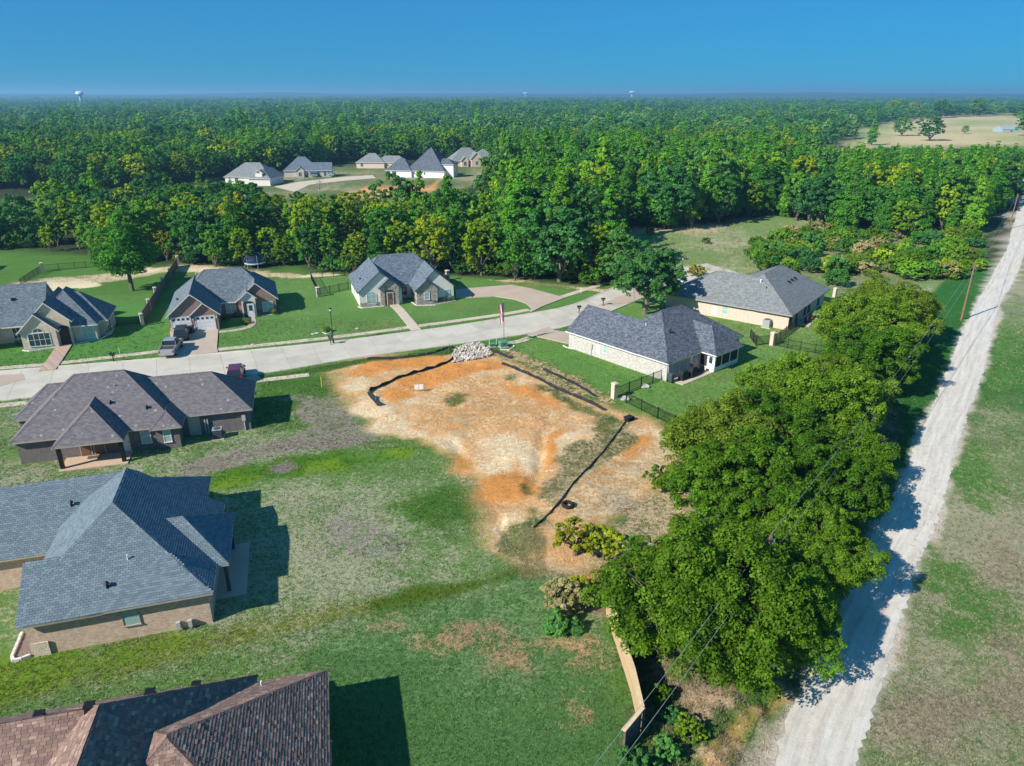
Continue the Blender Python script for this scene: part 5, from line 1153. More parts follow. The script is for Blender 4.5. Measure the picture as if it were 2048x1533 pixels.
# ---- single far trees on the pasture, dead trees
for (px, py, s, lab) in ((1858,284,2.1,'broad dark tree alone on the tan pasture'),(1802,274,1.6,'dark tree beside the broad pasture tree'),(1928,271,0.7,'small round tree on the pasture'),(2056,276,2.4,'dark tree cut by the right edge of the pasture'),(1950,238,1.5,'yellow-green tree on the far green paddock'),(1785,236,1.4,'pale tree beside the far white house'),(1825,238,1.2,'low tree along the far lane'),(1880,240,1.5,'dark grove tree behind the pasture')):
    q = G(px, py); k = 2 if 'dark' in lab else 0; plant_tree('pasture_tree', mid[k], q[0], q[1], s*q[1]/640, px % 6, lab, 'tree', None, None if k == 2 else L_MIX, sz=0.8)
dmesh = dead_tree(12, 3); dmesh2 = dead_tree(9, 8)
for (px, py, me, s, lab) in ((1322,352,dmesh,1.5,'bare grey dead tree standing out of the wood'),(1372,350,dmesh2,1.6,'second bare dead tree '),(1918,440,dmesh,1.2,'bleached bare tree near the gravel road bend'),(1500,322,dmesh2,1.9,'pale dead crown beyond the pines'),(1542,318,dmesh,1.45,'bleached bare crown at the end of the pines'),(1040,345,dmesh2,1.7,'grey bare crown left of the pylon pines'),(1105,352,dmesh2,1.6,'grey leafless tree among the pines'),(95,372,dmesh2,1.6,'pinkish-grey bare tree deep in the left woods'),(150,368,dmesh,1.3,'second bare tree deep in the left woods'),(640,408,dmesh2,1.1,'pale bare limbs among the yellow-green trees')):
    q = G(px, py); o = link(bpy.data.objects.new('dead_tree', me)); o.location = (q[0], q[1], 1.0); o.scale = (s, s, s); tag(o, lab, 'tree')
# ---- shrubs and bushes
bush = broad_tree('bush', 1.5, 1.0, 0.12, 2200, L_DARK, 91, 0.02, 150, 0, 5, 0); bushc = broad_tree('coarse_bush', 3.0, 2.1, 0.19, 3200, L_MIX, 92, 0.02, 160, 0.05, 6, 1); ced = pine_tree('juniper', 2.6, 1.7, 0.17, 3600, L_DARK, 93, 0.02, 0.6, 8)
def shrub(name, meshes, px, py, s, lab, m_=None, sz=1.0, group=None):
    q = G(px, py); return plant_tree(name, meshes, q[0], q[1], s, (px*0.37) % 6.28, lab, 'shrub', group, m_, sz=sz)
shrub('juniper', ced, 1112, 1262, 0.62, 'bluish dark green juniper bush at the fence end'); shrub('juniper', ced, 1150, 1262, 0.40, 'small blue-green juniper tuft', None)
shrub('shrub', bush, 1128, 1218, 1.5, 'straw-coloured dying bush above the junipers', L_BRN); shrub('shrub', bush, 1160, 1195, 1.1, 'yellowed bush beside the bare hollow', L_YEL)
shrub('shrub', bush, 1345, 1440, .6, 'dark scrub on the bank below the fence'); shrub('shrub', bush, 1330, 1512, .75, 'green scrub at the foot of the wooden fence', L_DARK); shrub('shrub', bush, 1375, 1475, 0.8, 'small scrub bush above the eroded bank', L_OAK); shrub('shrub', bush, 1275, 1550, 1.0, 'leafy scrub cut by the bottom edge', L_DARK)
shrub('shrub', bush, 1315, 1400, 0.7, 'low tuft outside the wooden fence', L_OAK)
for px, py, s, lab, m_ in ((492,648,.62,'clipped yellow-green bush left of the brick house porch',L_YEL),(512,633,.62,'clipped golden bush by the right window of the brick house',L_YEL),(548,629,.60,'golden bush at the corner of the brick house',L_YEL),(452,641,.6,'dark bush under the shaded front window',None),(476,634,.6,'dark bush beside the entry column',None),(653,664,.6,'round bush in its ring under the street lamp',L_OAK),(104,687,.85,'round bush right of the tall arched window',L_DARK),(46,690,.75,'round bush left of the tall arched window',L_DARK),(210,668,1.05,'pale rounded bush at the stone house corner',L_MIX),(155,682,.7,'low bush by the stone house entrance',L_DARK),(764,604,.55,'bush beside the cream house porch column',L_DARK),(795,600,.55,'clipped bush right of the cream house porch',L_DARK),(1392,553,1.6,'bright yellow-green bush left of the peach house roof',L_YEL),(1672,572,2.1,'rounded bush behind the peach house corner',L_MIX)): shrub('shrub', bush, px, py, s, lab, m_)
for i, (px, py) in enumerate(((58,693),(66,692),(76,691),(85,690),(94,688),(742,612),(752,611),(760,610),(845,607),(855,606),(866,606),(876,604),(887,603),(897,602),(905,601),(835,605))):
    shrub('low_shrub', bush, px, py, 0.55, 'low clipped shrub in the %s front bed' % ('stone house' if px < 200 else 'cream house left' if px < 770 else 'cream house right'), L_DARK if i % 3 else L_OAK, 1.0, 'low shrubs in the front beds')
rs = random.Random(9); nsc = 0
for i in range(2400):
    if nsc > 190: break
    px, py = rs.uniform(1490, 1965), rs.uniform(468, 580); q = G(px, py)
    if not bool(inside(np.array([q[0]]), np.array([q[1]]), GP([(1490,505),(1560,470),(1750,462),(1965,470),(1960,540),(1890,565),(1700,560),(1640,548),(1520,535)]))[0]): continue
    m_ = rs.choice([L_MIX, L_MIX, L_DARK, L_OAK, L_OAK, L_MIX, L_BRN, L_OAK]); tone = {L_BRN.name: 'browned', L_DARK.name: 'dark', L_OAK.name: 'olive green', L_MIX.name: 'green'}[m_.name]
    spot = ['at the meadow end of the thicket', 'in the thicket above the peach house ridge', 'in the thicket right of the peach house', 'in the middle of the thicket', 'in the thicket left of the leaning pole', 'in the thicket at the gravel road'][min(5, int((px-1490)/80))]+(', far side' if py < 505 else ', near side' if py > 535 else '')
    plant_tree('scrub_bush', bushc, q[0], q[1], rs.uniform(.55, 1.25), rs.uniform(0, 6), tone+' scrub bush '+spot, 'shrub', tone+' bushes '+spot, m_, sz=rs.uniform(.7, 1.2)); nsc += 1
for px, py, s in ((1265,520,.8),(1300,470,.6),(1412,488,.5),(1330,505,.4),(1530,545,.9),(1575,560,1.0)): shrub('scrub_bush', bushc, px, py, s, 'single bush scattered on the open meadow', L_OAK, 1.0, 'bushes on the meadow')
# far-edge understorey at the foot of the wood
for i in range(70):
    u = rs.random(); e = far_edge[1:]; j = int(u*(len(e)-1)); f_ = u*(len(e)-1)-j; q = (e[j][0]+(e[j+1][0]-e[j][0])*f_+rs.uniform(-2, 2), e[j][1]+(e[j+1][1]-e[j][1])*f_+rs.uniform(1, 7))
    plant_tree('edge_bush', bushc, q[0], q[1], rs.uniform(.5, 1.1), rs.uniform(0, 6), 'bush at the foot of the wood '+[w for lim, w in LAND if 1024+FPX*q[0]/(q[1]*_c+CAM_H*_s) < lim][0], 'shrub', 'bushes along the wood edge', rs.choice([L_MIX, L_OAK, L_DARK]), sz=rs.uniform(.7, 1.3))
# ---- low wiry growth: dry tufts on meadow, bank and verge
def tuft_stuff():
    rng = np.random.default_rng(12); V = []; FC = []; T = []
    def put(xx, yy, h, w, n):
        zz = gzs(xx, yy)
        for _ in range(n):
            a = rng.random()*6.28; r_ = rng.random()*w; bx_, by_ = xx+math.cos(a)*r_, yy+math.sin(a)*r_; l = rng.random()*0.6*h; b = rng.random()*6.28; hw = 0.012+0.02*h
            m = len(V); V.extend([(bx_-hw, by_, zz-.03), (bx_+hw, by_, zz-.03), (bx_+math.cos(b)*l, by_+math.sin(b)*l, zz+h*(.6+.5*rng.random()))]); FC.append([m, m+1, m+2]); T.append(rng.random())
    for i in range(900):
        q = G(rng.uniform(1250, 1560), rng.uniform(450, 555)); 
        if abs(q[0]) < 200: put(q[0], q[1], rng.uniform(.3, .9), .5, 9)
    for i in range(260):
        q = G(rng.uniform(1290, 1480), rng.uniform(1330, 1530)); put(q[0], q[1], rng.uniform(.12, .35), .25, 9)
    for i in range(2600):
        q = G(rng.uniform(1800, 2060), rng.uniform(800, 1533)); put(q[0], q[1], rng.uniform(.06, .16), .2, 6)
    for i in range(800):
        q = G(rng.uniform(1040, 1090), rng.uniform(1060, 1160)); put(q[0], q[1], rng.uniform(.08, .2), .2, 6)
    me = bpy.data.meshes.new('tall_grass'); me.from_pydata(V, [], FC); a = me.attributes.new('tone', 'FLOAT', 'FACE'); a.data.foreach_set('value', np.array(T, np.float32))
    t = NT('dry_grass_blade'); at = t.n('Attribute', attribute_name='tone'); t.principled(t.ramp(at.outputs['Fac'], [(0, (0.11, 0.15, 0.04)), (0.5, (0.26, 0.23, 0.12)), (1, (0.46, 0.38, 0.23))]), 0.9, 0, None, 0.05); me.materials.append(t.m)
    o = link(bpy.data.objects.new('tall_grass', me)); tag(o, 'wiry dry grass on the meadow, bank and road verge', kind='stuff')
tuft_stuff()

# ---- short grass: blades take the colour of the ground they grow from
def short_grass():
    rng = np.random.default_rng(44); n0 = 120000
    py = np.concatenate([rng.uniform(880, 1540, 82000), rng.uniform(640, 900, n0-82000)]); px = rng.uniform(-10, 2058, n0)
    a_ = (px-1024)/FPX; b_ = (766.5-py)/FPX; t_ = -CAM_H/(-_s+b_*_c); X_ = a_*t_; Y_ = (_c+b_*_s)*t_
    ok = (seg_dist(X_, Y_, ROAD_C) > 2.1) & (Y_ < 125)
    for h, (u0, u1, v0, v1) in ((hA, (-30, .3, -.4, 16)), (hB, (-34, 0, -16, .4)), (hC, (-1, 21, .6, 11)), (hC, (4, 10, -2, 1)), (hG, (0, 16, -1.8, 17)), (hA, (-.6, 2.1, 1.9, 8.5))):
        c, q = math.cos(R(h.th)), math.sin(R(h.th)); du, dv = X_-h.o[0], Y_-h.o[1]; uu = du*c+dv*q; vv = -du*q+dv*c; ok &= ~((uu > u0) & (uu < u1) & (vv > v0) & (vv < v1))
    ok &= ~inside(X_, Y_, [(p.x, p.y) for p in sn]+[(p.x, p.y) for p in sf[::-1]])
    X_, Y_ = X_[ok], Y_[ok]; n = len(X_); ix = np.clip(np.searchsorted(gx, X_), 0, len(gx)-1); iy = np.clip(np.searchsorted(gy, Y_), 0, len(gy)-1); k = iy*len(gx)+ix
    pick = (rng.random(n) < M[k])[:, None]; col = np.where(pick, B[k], A[k])*(0.62+0.75*rng.random((n, 1)))
    bare = (A[k][:, 0] > A[k][:, 1]*1.25) & (rng.random(n) < 0.72); keep = ~bare; X_, Y_, col, k = X_[keep], Y_[keep], col[keep], k[keep]; n = len(X_)
    dist = np.hypot(X_, Y_); sz = (0.055+0.0011*dist)*(0.6+0.8*rng.random(n)); z0 = gz(X_, Y_)
    V = []; C = []
    for j in range(4):
        an = rng.random(n)*6.283; r_ = rng.random(n)*sz*0.9; bx_, by_ = X_+np.cos(an)*r_, Y_+np.sin(an)*r_; la = rng.random(n)*6.283; ln = sz*(0.3+0.7*rng.random(n)); w_ = sz*0.20
        p0 = np.stack([bx_-np.sin(la)*w_, by_+np.cos(la)*w_, z0-0.01], 1); p1 = np.stack([bx_+np.sin(la)*w_, by_-np.cos(la)*w_, z0-0.01], 1); p2 = np.stack([bx_+np.cos(la)*ln, by_+np.sin(la)*ln, z0+sz*(0.45+0.55*rng.random(n))], 1)
        V.append(np.stack([p0, p1, p2], 1)); C.append(np.repeat(col[:, None, :]*(0.8+0.4*rng.random((n, 1, 1))), 3, 1))
    V = np.concatenate(V).reshape(-1, 3); C = np.concatenate(C).reshape(-1, 3); m = len(V)//3
    me = bpy.data.meshes.new('short_grass'); me.vertices.add(m*3); me.vertices.foreach_set('co', V.astype(np.float32).ravel()); me.loops.add(m*3); me.loops.foreach_set('vertex_index', np.arange(m*3, dtype=np.int32)); me.polygons.add(m); me.polygons.foreach_set('loop_start', np.arange(m, dtype=np.int32)*3); me.update(calc_edges=True)
    cattr(me, 'blade', np.clip(C, 0, .9)); t = NT('grass_blade'); cc = t.n('Attribute', attribute_name='blade').outputs['Color']; d = t.n('BsdfDiffuse'); tr = t.n('BsdfTranslucent'); mx = t.n('MixShader'); mx.inputs[0].default_value = .35
    t.l(cc, d.inputs[0]); t.l(cc, tr.inputs[0]); t.l(d.outputs[0], mx.inputs[1]); t.l(tr.outputs[0], mx.inputs[2]); t.l(mx.outputs[0], t.out.inputs[0]); me.materials.append(t.m)
    o = link(bpy.data.objects.new('short_grass', me)); tag(o, 'short grass blades over the lawns and rough ground', kind='stuff')
short_grass()
# ================================================================== fences
wood_new = plain('new_cedar_board', (0.56, 0.40, 0.22), 0.85, var=0.25, scale=2.0); wood_old = plain('grey_fence_board', (0.15, 0.12, 0.10), 0.9, var=0.3); cap_wood = plain('cedar_cap', (0.66, 0.50, 0.30), 0.85, var=0.15)
def lerp2(a, b, t): return (a[0]+(b[0]-a[0])*t, a[1]+(b[1]-a[1])*t)
def wood_fence(name, label, pts, h, m, capm, board=0.14, post=None, postm=None):
    root = empty(name, (pts[0][0], pts[0][1], 0), 0, label, 'fence')
    bm_ = MB(); bm_.box(-board/2+.004, board/2-.004, -.011, .011, -.05, h); me = None
    for a, b in zip(pts[:-1], pts[1:]):
        L = math.dist(a, b); n = int(L/board); ang_ = math.atan2(b[1]-a[1], b[0]-a[0])
        for i in range(n):
            q = lerp2(a, b, (i+.5)/n)
            if me is None: o = bm_.build('picket', m, root); me = o.data
            else: o = link(bpy.data.objects.new('picket', me), root)
            o.location = (q[0]-pts[0][0], q[1]-pts[0][1], gzs(*q)+random.uniform(-.015, .015)); o.rotation_euler = (0, 0, ang_)
        for zz in (0.35, h*0.55, h-.25):
            r_ = MB().box(0, L, .014, .055, zz-.04, zz+.04); r_.build('rail', m, root, (a[0]-pts[0][0], a[1]-pts[0][1], gzs(*lerp2(a, b, .5))), ang_)
        if capm: MB().box(-.05, L+.05, -.10, .14, h+.02, h+.06).build('cap_board', capm, root, (a[0]-pts[0][0], a[1]-pts[0][1], gzs(*lerp2(a, b, .5))), ang_)
        npst = max(1, int(L/2.4))
        for i in range(npst+1):
            q = lerp2(a, b, i/npst); MB().box(-.05, .05, .06, .16, -.2, h).build('post', m, root, (q[0]-pts[0][0], q[1]-pts[0][1], gzs(*q)), ang_)
    return root
def pillar_mesh(m, h=1.75, w=0.55):
    mb = MB(); mb.box(-w/2, w/2, -w/2, w/2, -.2, h); return mb
def pillar(q, label, m, h=1.75, w=0.5):
    root = pillar_mesh(m, h, w).build('brick_pillar', m, None, (q[0], q[1], gzs(*q)), 0.6); tag(root, label, 'pillar')
    MB().frustum(-w/2-.06, w/2+.06, -w/2-.06, w/2+.06, h, -w/2+.02, w/2-.02, -w/2+.02, w/2-.02, h+.12).build('cap', concrete_cap, root)
    return root
concrete_cap = plain('cast_cap', (0.56, 0.50, 0.42), 0.9)
fq = GP([(1212,1228),(1262,1385),(1279,1462)]); wood_fence('wooden_fence', 'tall new cedar board fence with flat cap at the edge of the lawn', fq, 1.75, wood_new, cap_wood)
wood_fence('wooden_fence', 'short end of cedar fence turning back toward the lower edge', [G(1280,1466), G(1243,1512)], 1.75, wood_old, cap_wood)
gq = GP([(285,650),(322,590),(356,533)]); wood_fence('wooden_fence', 'weathered board fence between the stone house and the brick house', gq, 1.7, wood_old, None, 0.15)
for i, p in enumerate(GP([(286,652),(300,622),(313,597),(327,577),(340,556),(357,531)])): pillar(p, ['brick pillar at the near end of the weathered fence','second brick pillar along the weathered fence','third brick pillar along the weathered fence','fourth brick pillar along the weathered fence','fifth brick pillar along the weathered fence','brick pillar where the weathered fence meets the wood'][i], b_peach, 1.85, 0.45)
def iron_fence(label, pts, h=1.25):
    root = empty('iron_fence', (pts[0][0], pts[0][1], 0), 0, label, 'fence'); o0 = pts[0]; pk = MB()
    for a, b in zip(pts[:-1], pts[1:]):
        L = math.dist(a, b); n = max(1, int(round(L/2.2))); ang_ = math.atan2(b[1]-a[1], b[0]-a[0]); zg = gzs(*lerp2(a, b, .5))
        for i in range(n+1):
            q = lerp2(a, b, i/n); MB().box(-.04, .04, -.04, .04, -.1, h+.12).build('post', black_metal, root, (q[0]-o0[0], q[1]-o0[1], zg), ang_)
        for zz in (.15, h-.05): MB().box(0, L, -.018, .018, zz-.02, zz+.02).build('rail', black_metal, root, (a[0]-o0[0], a[1]-o0[1], zg), ang_)
        T = Matrix.Translation((a[0]-o0[0], a[1]-o0[1], zg)) @ Matrix.Rotation(ang_, 4, 'Z'); k = 0.11
        while k < L: pk.box(k-.010, k+.010, -.010, .010, .05, h+.05, 0, T); k += 0.13
    p = pk.build('bars', black_metal, root); p['kind'] = 'stuff'; return root
iron_fence('black iron fence from the stone pillar to the white brick house corner', GP([(1233,795),(1328,757)]))
iron_fence('black iron fence running from the pillar into the oaks', GP([(1252,806),(1315,838),(1385,870)]))
iron_fence('black iron fence from the pillar to the peach house corner', GP([(1548,689),(1592,655)])); iron_fence('black iron fence across the lawn left of the pillar', GP([(1540,688),(1512,692),(1500,676)])); iron_fence('black iron fence right of the pillar toward the oaks', GP([(1550,692),(1600,702),(1660,712)]))
iron_fence('black iron garden fence left of the cream house', GP([(641,591),(697,579)])); iron_fence('side run of the black garden fence behind the cream house pillar', GP([(637,589),(622,558),(690,552)]))
iron_fence('black iron fence behind the stone house lawn', GP([(86,543),(150,538),(215,533)])); iron_fence('iron fence run from the back pillar toward the stone house', GP([(84,545),(60,560),(42,572)]))
iron_fence('short black gate between the stone house and the weathered fence', GP([(235,652),(283,648)]))
pillar(G(1228,797), 'pale stone pillar between silt fence and iron fence', lime, 1.8, .55); pillar(G(1544,691), 'pale stone pillar on the lawn of the peach house', lime, 1.8, .55); pillar(G(637,594), 'grey stone pillar left of the cream house', stonew, 1.6, .55); pillar(G(895,561), 'grey stone pillar right of the cream house', stonew, 1.8, .6); pillar(G(86,545), 'brick pillar at the back of the stone house lawn', b_peach, 1.8, .5); pillar(G(1668,598), 'brick pillar beyond the peach house corner', b_peach, 1.8, .5)
# ---- silt fences: black fabric on stakes
silt = plain('silt_fabric', (0.018, 0.020, 0.024), 0.75, var=0.4, scale=2.5); stake_m = plain('stake_wood', (0.30, 0.21, 0.12), 0.9)
def silt_fence(label, pts, h=0.6, slump=0.0, step=0.6):
    P = resample(spline(pts, 0.4), max(3, int(sum(math.dist(a, b) for a, b in zip(pts[:-1], pts[1:]))/step))); o0 = P[0]
    root = empty('silt_fence', (o0.x, o0.y, 0), 0, label, 'silt fence'); mb = MB(); rows = []
    for i, p in enumerate(P):
        d = (P[min(i+1, len(P)-1)]-P[max(i-1, 0)]).normalized(); n = Vector((-d.y, d.x)); z0 = gzs(p.x, p.y)
        k = h*(1-slump*random.random())*(0.85+0.2*math.sin(i*1.7)); lean = ((random.random()-.35)*0.25+slump*0.4)*h/.6; sk = .12*h/.6
        rows.append([(p.x-o0.x-n.x*sk, p.y-o0.y-n.y*sk, z0+.015), (p.x-o0.x, p.y-o0.y, z0+.03), (p.x-o0.x+n.x*lean*.4, p.y-o0.y+n.y*lean*.4, z0+k*.55), (p.x-o0.x+n.x*lean, p.y-o0.y+n.y*lean, z0+k)])
        if i % 4 == 0: MB().box(-.022, .022, -.022, .022, -.1, h+.18).build('stake', stake_m, root, (p.x-o0.x+n.x*.06, p.y-o0.y+n.y*.06, z0))
    for r0, r1 in zip(rows[:-1], rows[1:]):
        for k in range(3): mb.poly([r0[k], r1[k], r1[k+1], r0[k+1]])
    mb.build('fabric', silt, root); return root
silt_fence('black silt fence sagging along the street edge of the bare lot', GP([(736,720),(800,717),(860,709),(897,697)]), .34, .35)
silt_fence('long black silt fence bending across the orange soil', GP([(898,695),(905,708),(902,722),(880,733),(820,752),(770,770),(738,784),(742,795),(758,814)]), .5, .2)
silt_fence('straight black silt fence along the lawn side of the lot', GP([(1003,728),(1060,752),(1130,786),(1180,806),(1210,822)]), .42, .3)
silt_fence('flattened grey silt fabric beside the rock pile', GP([(962,695),(990,705),(1022,718)]), .45, .5)
silt_fence('second black silt fence against the white brick house lawn', GP([(1085,740),(1120,755),(1160,775),(1192,795)]), .36, .3)
silt_fence('thin black silt fence climbing beside the oaks', GP([(1252,842),(1225,880),(1190,920),(1150,965),(1105,1020),(1065,1058)]), .26, .4)
q = G(1258,842); mb = MB(); 
for i in range(9):
    a = i*0.7; mb.frustum(-.5+.1*math.sin(a), .5, -.35, .35+.1*math.cos(a), .02+.05*i, -.4+.05*i, .42-.04*i, -.25+.02*i, .25-.02*i, .07+.05*i)
o = mb.build('fabric_roll', silt, None, (q[0], q[1], gzs(*q)), .7, bevel=.03); tag(o, 'crumpled black fabric heap at the fence corner', 'fabric')
# ---- rubble construction entrance
def rubble():
    rng = random.Random(3); V = []; FC = []; T = []
    poly = GP([(905,703),(930,692),(960,688),(978,700),(985,712),(950,722),(905,728)])
    xs = [p[0] for p in poly]; ys = [p[1] for p in poly]; n = 0
    bmv = bmesh.new(); bmesh.ops.create_icosphere(bmv, subdivisions=1, radius=1); base = [v.co.copy() for v in bmv.verts]; fcs = [[v.index for v in f.verts] for f in bmv.faces]; bmv.free()
    while n < 900:
        xx, yy = rng.uniform(min(xs), max(xs)), rng.uniform(min(ys), max(ys))
        if not bool(inside(np.array([xx]), np.array([yy]), poly)[0]): continue
        r = rng.uniform(.08, .20); m = len(V); rot = Matrix.Rotation(rng.uniform(0, 6.28), 3, Vector((rng.random(), rng.random(), rng.random())).normalized())
        dep = rng.random()*.30
        for b in base:
            w = rot @ Vector((b.x*r*1.2*rng.uniform(.8, 1.15), b.y*r*rng.uniform(.8, 1.15), b.z*r*.8)); V.append((xx+w.x, yy+w.y, .04+dep+w.z))
        FC.extend([[m+i for i in f] for f in fcs]); n += 1
    me = bpy.data.meshes.new('rubble'); me.from_pydata(V, [], FC)
    t = NT('pale_rubble'); r_ = t.n('NewGeometry').outputs['Random Per Island']; t.principled(t.ramp(r_, [(0, (.28, .22, .17)), (.5, (.48, .42, .35)), (1, (.66, .62, .56))]), .95, 0, None, .1); me.materials.append(t.m)
    o = link(bpy.data.objects.new('rubble', me)); tag(o, 'heap of pale broken rock at the lot entrance', kind='stuff')
rubble()
# ---- stone edging of beds, slate house corner bed
def edging(label, pts, w=.16, h=.14, m=None):
    root = empty('bed_edging', (pts[0][0], pts[0][1], 0), 0, label, 'edging'); o0 = pts[0]
    P = resample([Vector(p) for p in pts], max(2, int(sum(math.dist(a, b) for a, b in zip(pts[:-1], pts[1:]))/.42)+1)); me = None
    for a, b in zip(P[:-1], P[1:]):
        L = (b-a).length; c = (a+b)/2
        if me is None: o = MB().frustum(-L/2+.01, L/2-.01, -w/2, w/2, 0, -L/2+.03, L/2-.03, -w/2+.02, w/2-.02, h).build('stone', m or concrete_cap, root); me = o.data
        else: o = link(bpy.data.objects.new('stone', me), root)
        o.location = (c.x-o0[0], c.y-o0[1], gzs(c.x, c.y)+random.uniform(-.02, .02)); o.rotation_euler = (0, 0, math.atan2((b-a).y, (b-a).x)+random.uniform(-.06, .06))
pale_stone = plain('pale_edge_stone', (0.70, 0.66, 0.60), .9)
edging('pale stone edging of the corner bed of the slate-roofed house', GP([(45,1268),(24,1318),(30,1325),(62,1314)]), .2, .2, pale_stone)
edging('stone edging under the tall arched window', GP([(45,702),(60,704),(118,695)]), .16, .14, pale_stone); edging('stone edging along the stone house corner bed', GP([(145,690),(200,680),(222,668),(228,658)]), .16, .14, pale_stone)
edging('stone edging of the cream house left bed', GP([(716,614),(722,617),(768,613)]), .14, .12, pale_stone); edging('stone edging of the cream house right bed', GP([(820,603),(833,612),(870,611),(913,602)]), .14, .12, pale_stone)
edging('stone edging of the brick house window bed', GP([(500,633),(512,634),(556,628)]), .14, .12, pale_stone); edging('stone ring round the lamp bush', GP([(645,666),(653,669),(661,667),(662,662)]), .14, .12, pale_stone); edging('stone border round the white brick house corner bed', GP([(1126,692),(1135,697),(1158,700)]), .14, .12, pale_stone)
edging('stone border round the flagpole bed', GP([(1000,700),(1018,701),(1030,694),(1018,689)]), .14, .12, pale_stone)
o = MB().box(0, 1, 0, 1, 0, .06); 
bedm = plain('bed_mulch', (0.20, 0.15, 0.13), .95, var=.4, scale=9)
def bed(label, pts): 
    z_ = .05; mb = MB(); mb.poly([(p[0], p[1], z_) for p in pts]); tag(mb.build('planting_bed', bedm), label, kind='structure')
bed('mulched corner bed of the slate-roofed house', GP([(45,1266),(26,1318),(62,1312),(75,1308),(60,1270)])); bed('mulched bed before the cream house', GP([(820,603),(833,611),(870,610),(912,602),(910,597),(835,598)])); bed('mulched bed by the cream house porch', GP([(717,613),(768,612),(768,606),(720,608)]))
# ================================================================== street furniture
def street_lamp(px, py, h, label, group=None):
    q = G(px, py); root = empty('street_lamp', (q[0], q[1], .04), 0, label, 'street lamp', group)
    MB().tube((0,0,0), (0,0,.5), .13, .10, 10).tube((0,0,.5), (0,0,.62), .10, .06, 10).build('base', black_metal, root)
    MB().tube((0,0,.6), (0,0,h-.5), .055, .045, 8).build('pole', black_metal, root)
    MB().tube((0,0,h-.5), (0,0,h-.42), .16, .18, 10).tube((0,0,h-.08), (0,0,h+.05), .26, .05, 10).build('lamp_head', black_metal, root)
    MB().tube((0,0,h-.42), (0,0,h-.08), .13, .19, 10).build('lamp_glass', plain('frosted_glass', (.62, .64, .66), .3), root)
street_lamp(667, 687, 5.0, 'black street lamp on the verge in front of the cream house lawn'); street_lamp(1362, 566, 4.6, 'black street lamp behind the yard oak')
def mailbox(px, py, label):
    q = G(px, py); root = empty('mailbox', (q[0], q[1], .03), .3, label, 'mailbox')
    MB().box(-.05, .05, -.05, .05, 0, 1.05).box(-.28, .28, -.04, .04, .82, .90).build('post', black_metal, root)
    b = MB(); n = 8; prof = [(-.11, 0), (.11, 0)]+[(.11*math.cos(math.pi*i/n), .14+.11*math.sin(math.pi*i/n)) for i in range(n+1)]
    for dx in (-.18, .18):
        f0 = [(dx+p[0], -.25, 1.05+p[1]) for p in prof]; f1 = [(dx+p[0], .25, 1.05+p[1]) for p in prof]; b.poly(f0); b.poly(f1[::-1])
        for i in range(len(prof)): j = (i+1) % len(prof); b.poly([f0[j], f0[i], f1[i], f1[j]])
    b.build('box', black_metal, root); MB().box(-.31, -.295, -.02, .02, 1.1, 1.3).build('flag', plain('red_flag', (.4, .02, .02), .5), root)
mailbox(228, 725, 'black twin mailbox on the verge by the stone house'); mailbox(662, 690, 'black mailbox at the foot of the street lamp'); mailbox(1158, 628, 'dark mailbox on the verge behind the white brick roof'); mailbox(1206, 612, 'dark mailbox near the street bend')
def utility_pole(x_, y_, h, label, arm=True):
    z = gzs(x_, y_); root = empty('utility_pole', (x_, y_, z), 0.66, label, 'utility pole')
    MB().tube((0,0,-.5), (0,0,h), .16, .10, 8).build('pole', plain('creosote_pole', (.24, .14, .085), .9, var=.3), root)
    MB().tube((.02,0,h-.75), (.02,0,h-.1), .06, .04, 6).tube((.28,0,h-.95), (.28,0,h-.35), .14, .14, 8).box(.1, .28, -.03, .03, h-.8, h-.7).build('insulator', plain('pole_fitting', (.50, .52, .54), .5), root)
    return (x_, y_, z+h)
tops = [utility_pole(-17.5, -5.5, 8.2, 'utility pole behind the viewpoint carrying the near wires'), utility_pole(15.9, 36.9, 6.9, 'utility pole poking out of the oaks'), utility_pole(68.63, 104.3, 8.8, 'leaning brown utility pole casting a thin shadow over the gravel'), utility_pole(127.66, 184.12, 8.8, 'far utility pole at the bend of the gravel road')]
wire_m = plain('aluminium_wire', (.42, .46, .46), .5, .4)
for k, dz in ((0, 0.0), (1, -0.95)):
    for i, (a, b) in enumerate(zip(tops[:-1], tops[1:])):
        pts = []; n = 18
        for j in range(n+1):
            t_ = j/n; off = .35 if k else -.05; pts.append((a[0]+(b[0]-a[0])*t_+off*.78, a[1]+(b[1]-a[1])*t_-off*.62, a[2]+(b[2]-a[2])*t_+dz-0.9*4*t_*(1-t_)))
        o = MB().path(pts, .011, 4).build('overhead_wire', wire_m); tag(o, '%s overhead wire %s' % (('upper', 'lower')[k], ('running from the pole in the oaks toward the camera', 'between the pole in the oaks and the leaning pole', 'between the leaning pole and the far pole')[i]), 'wire')
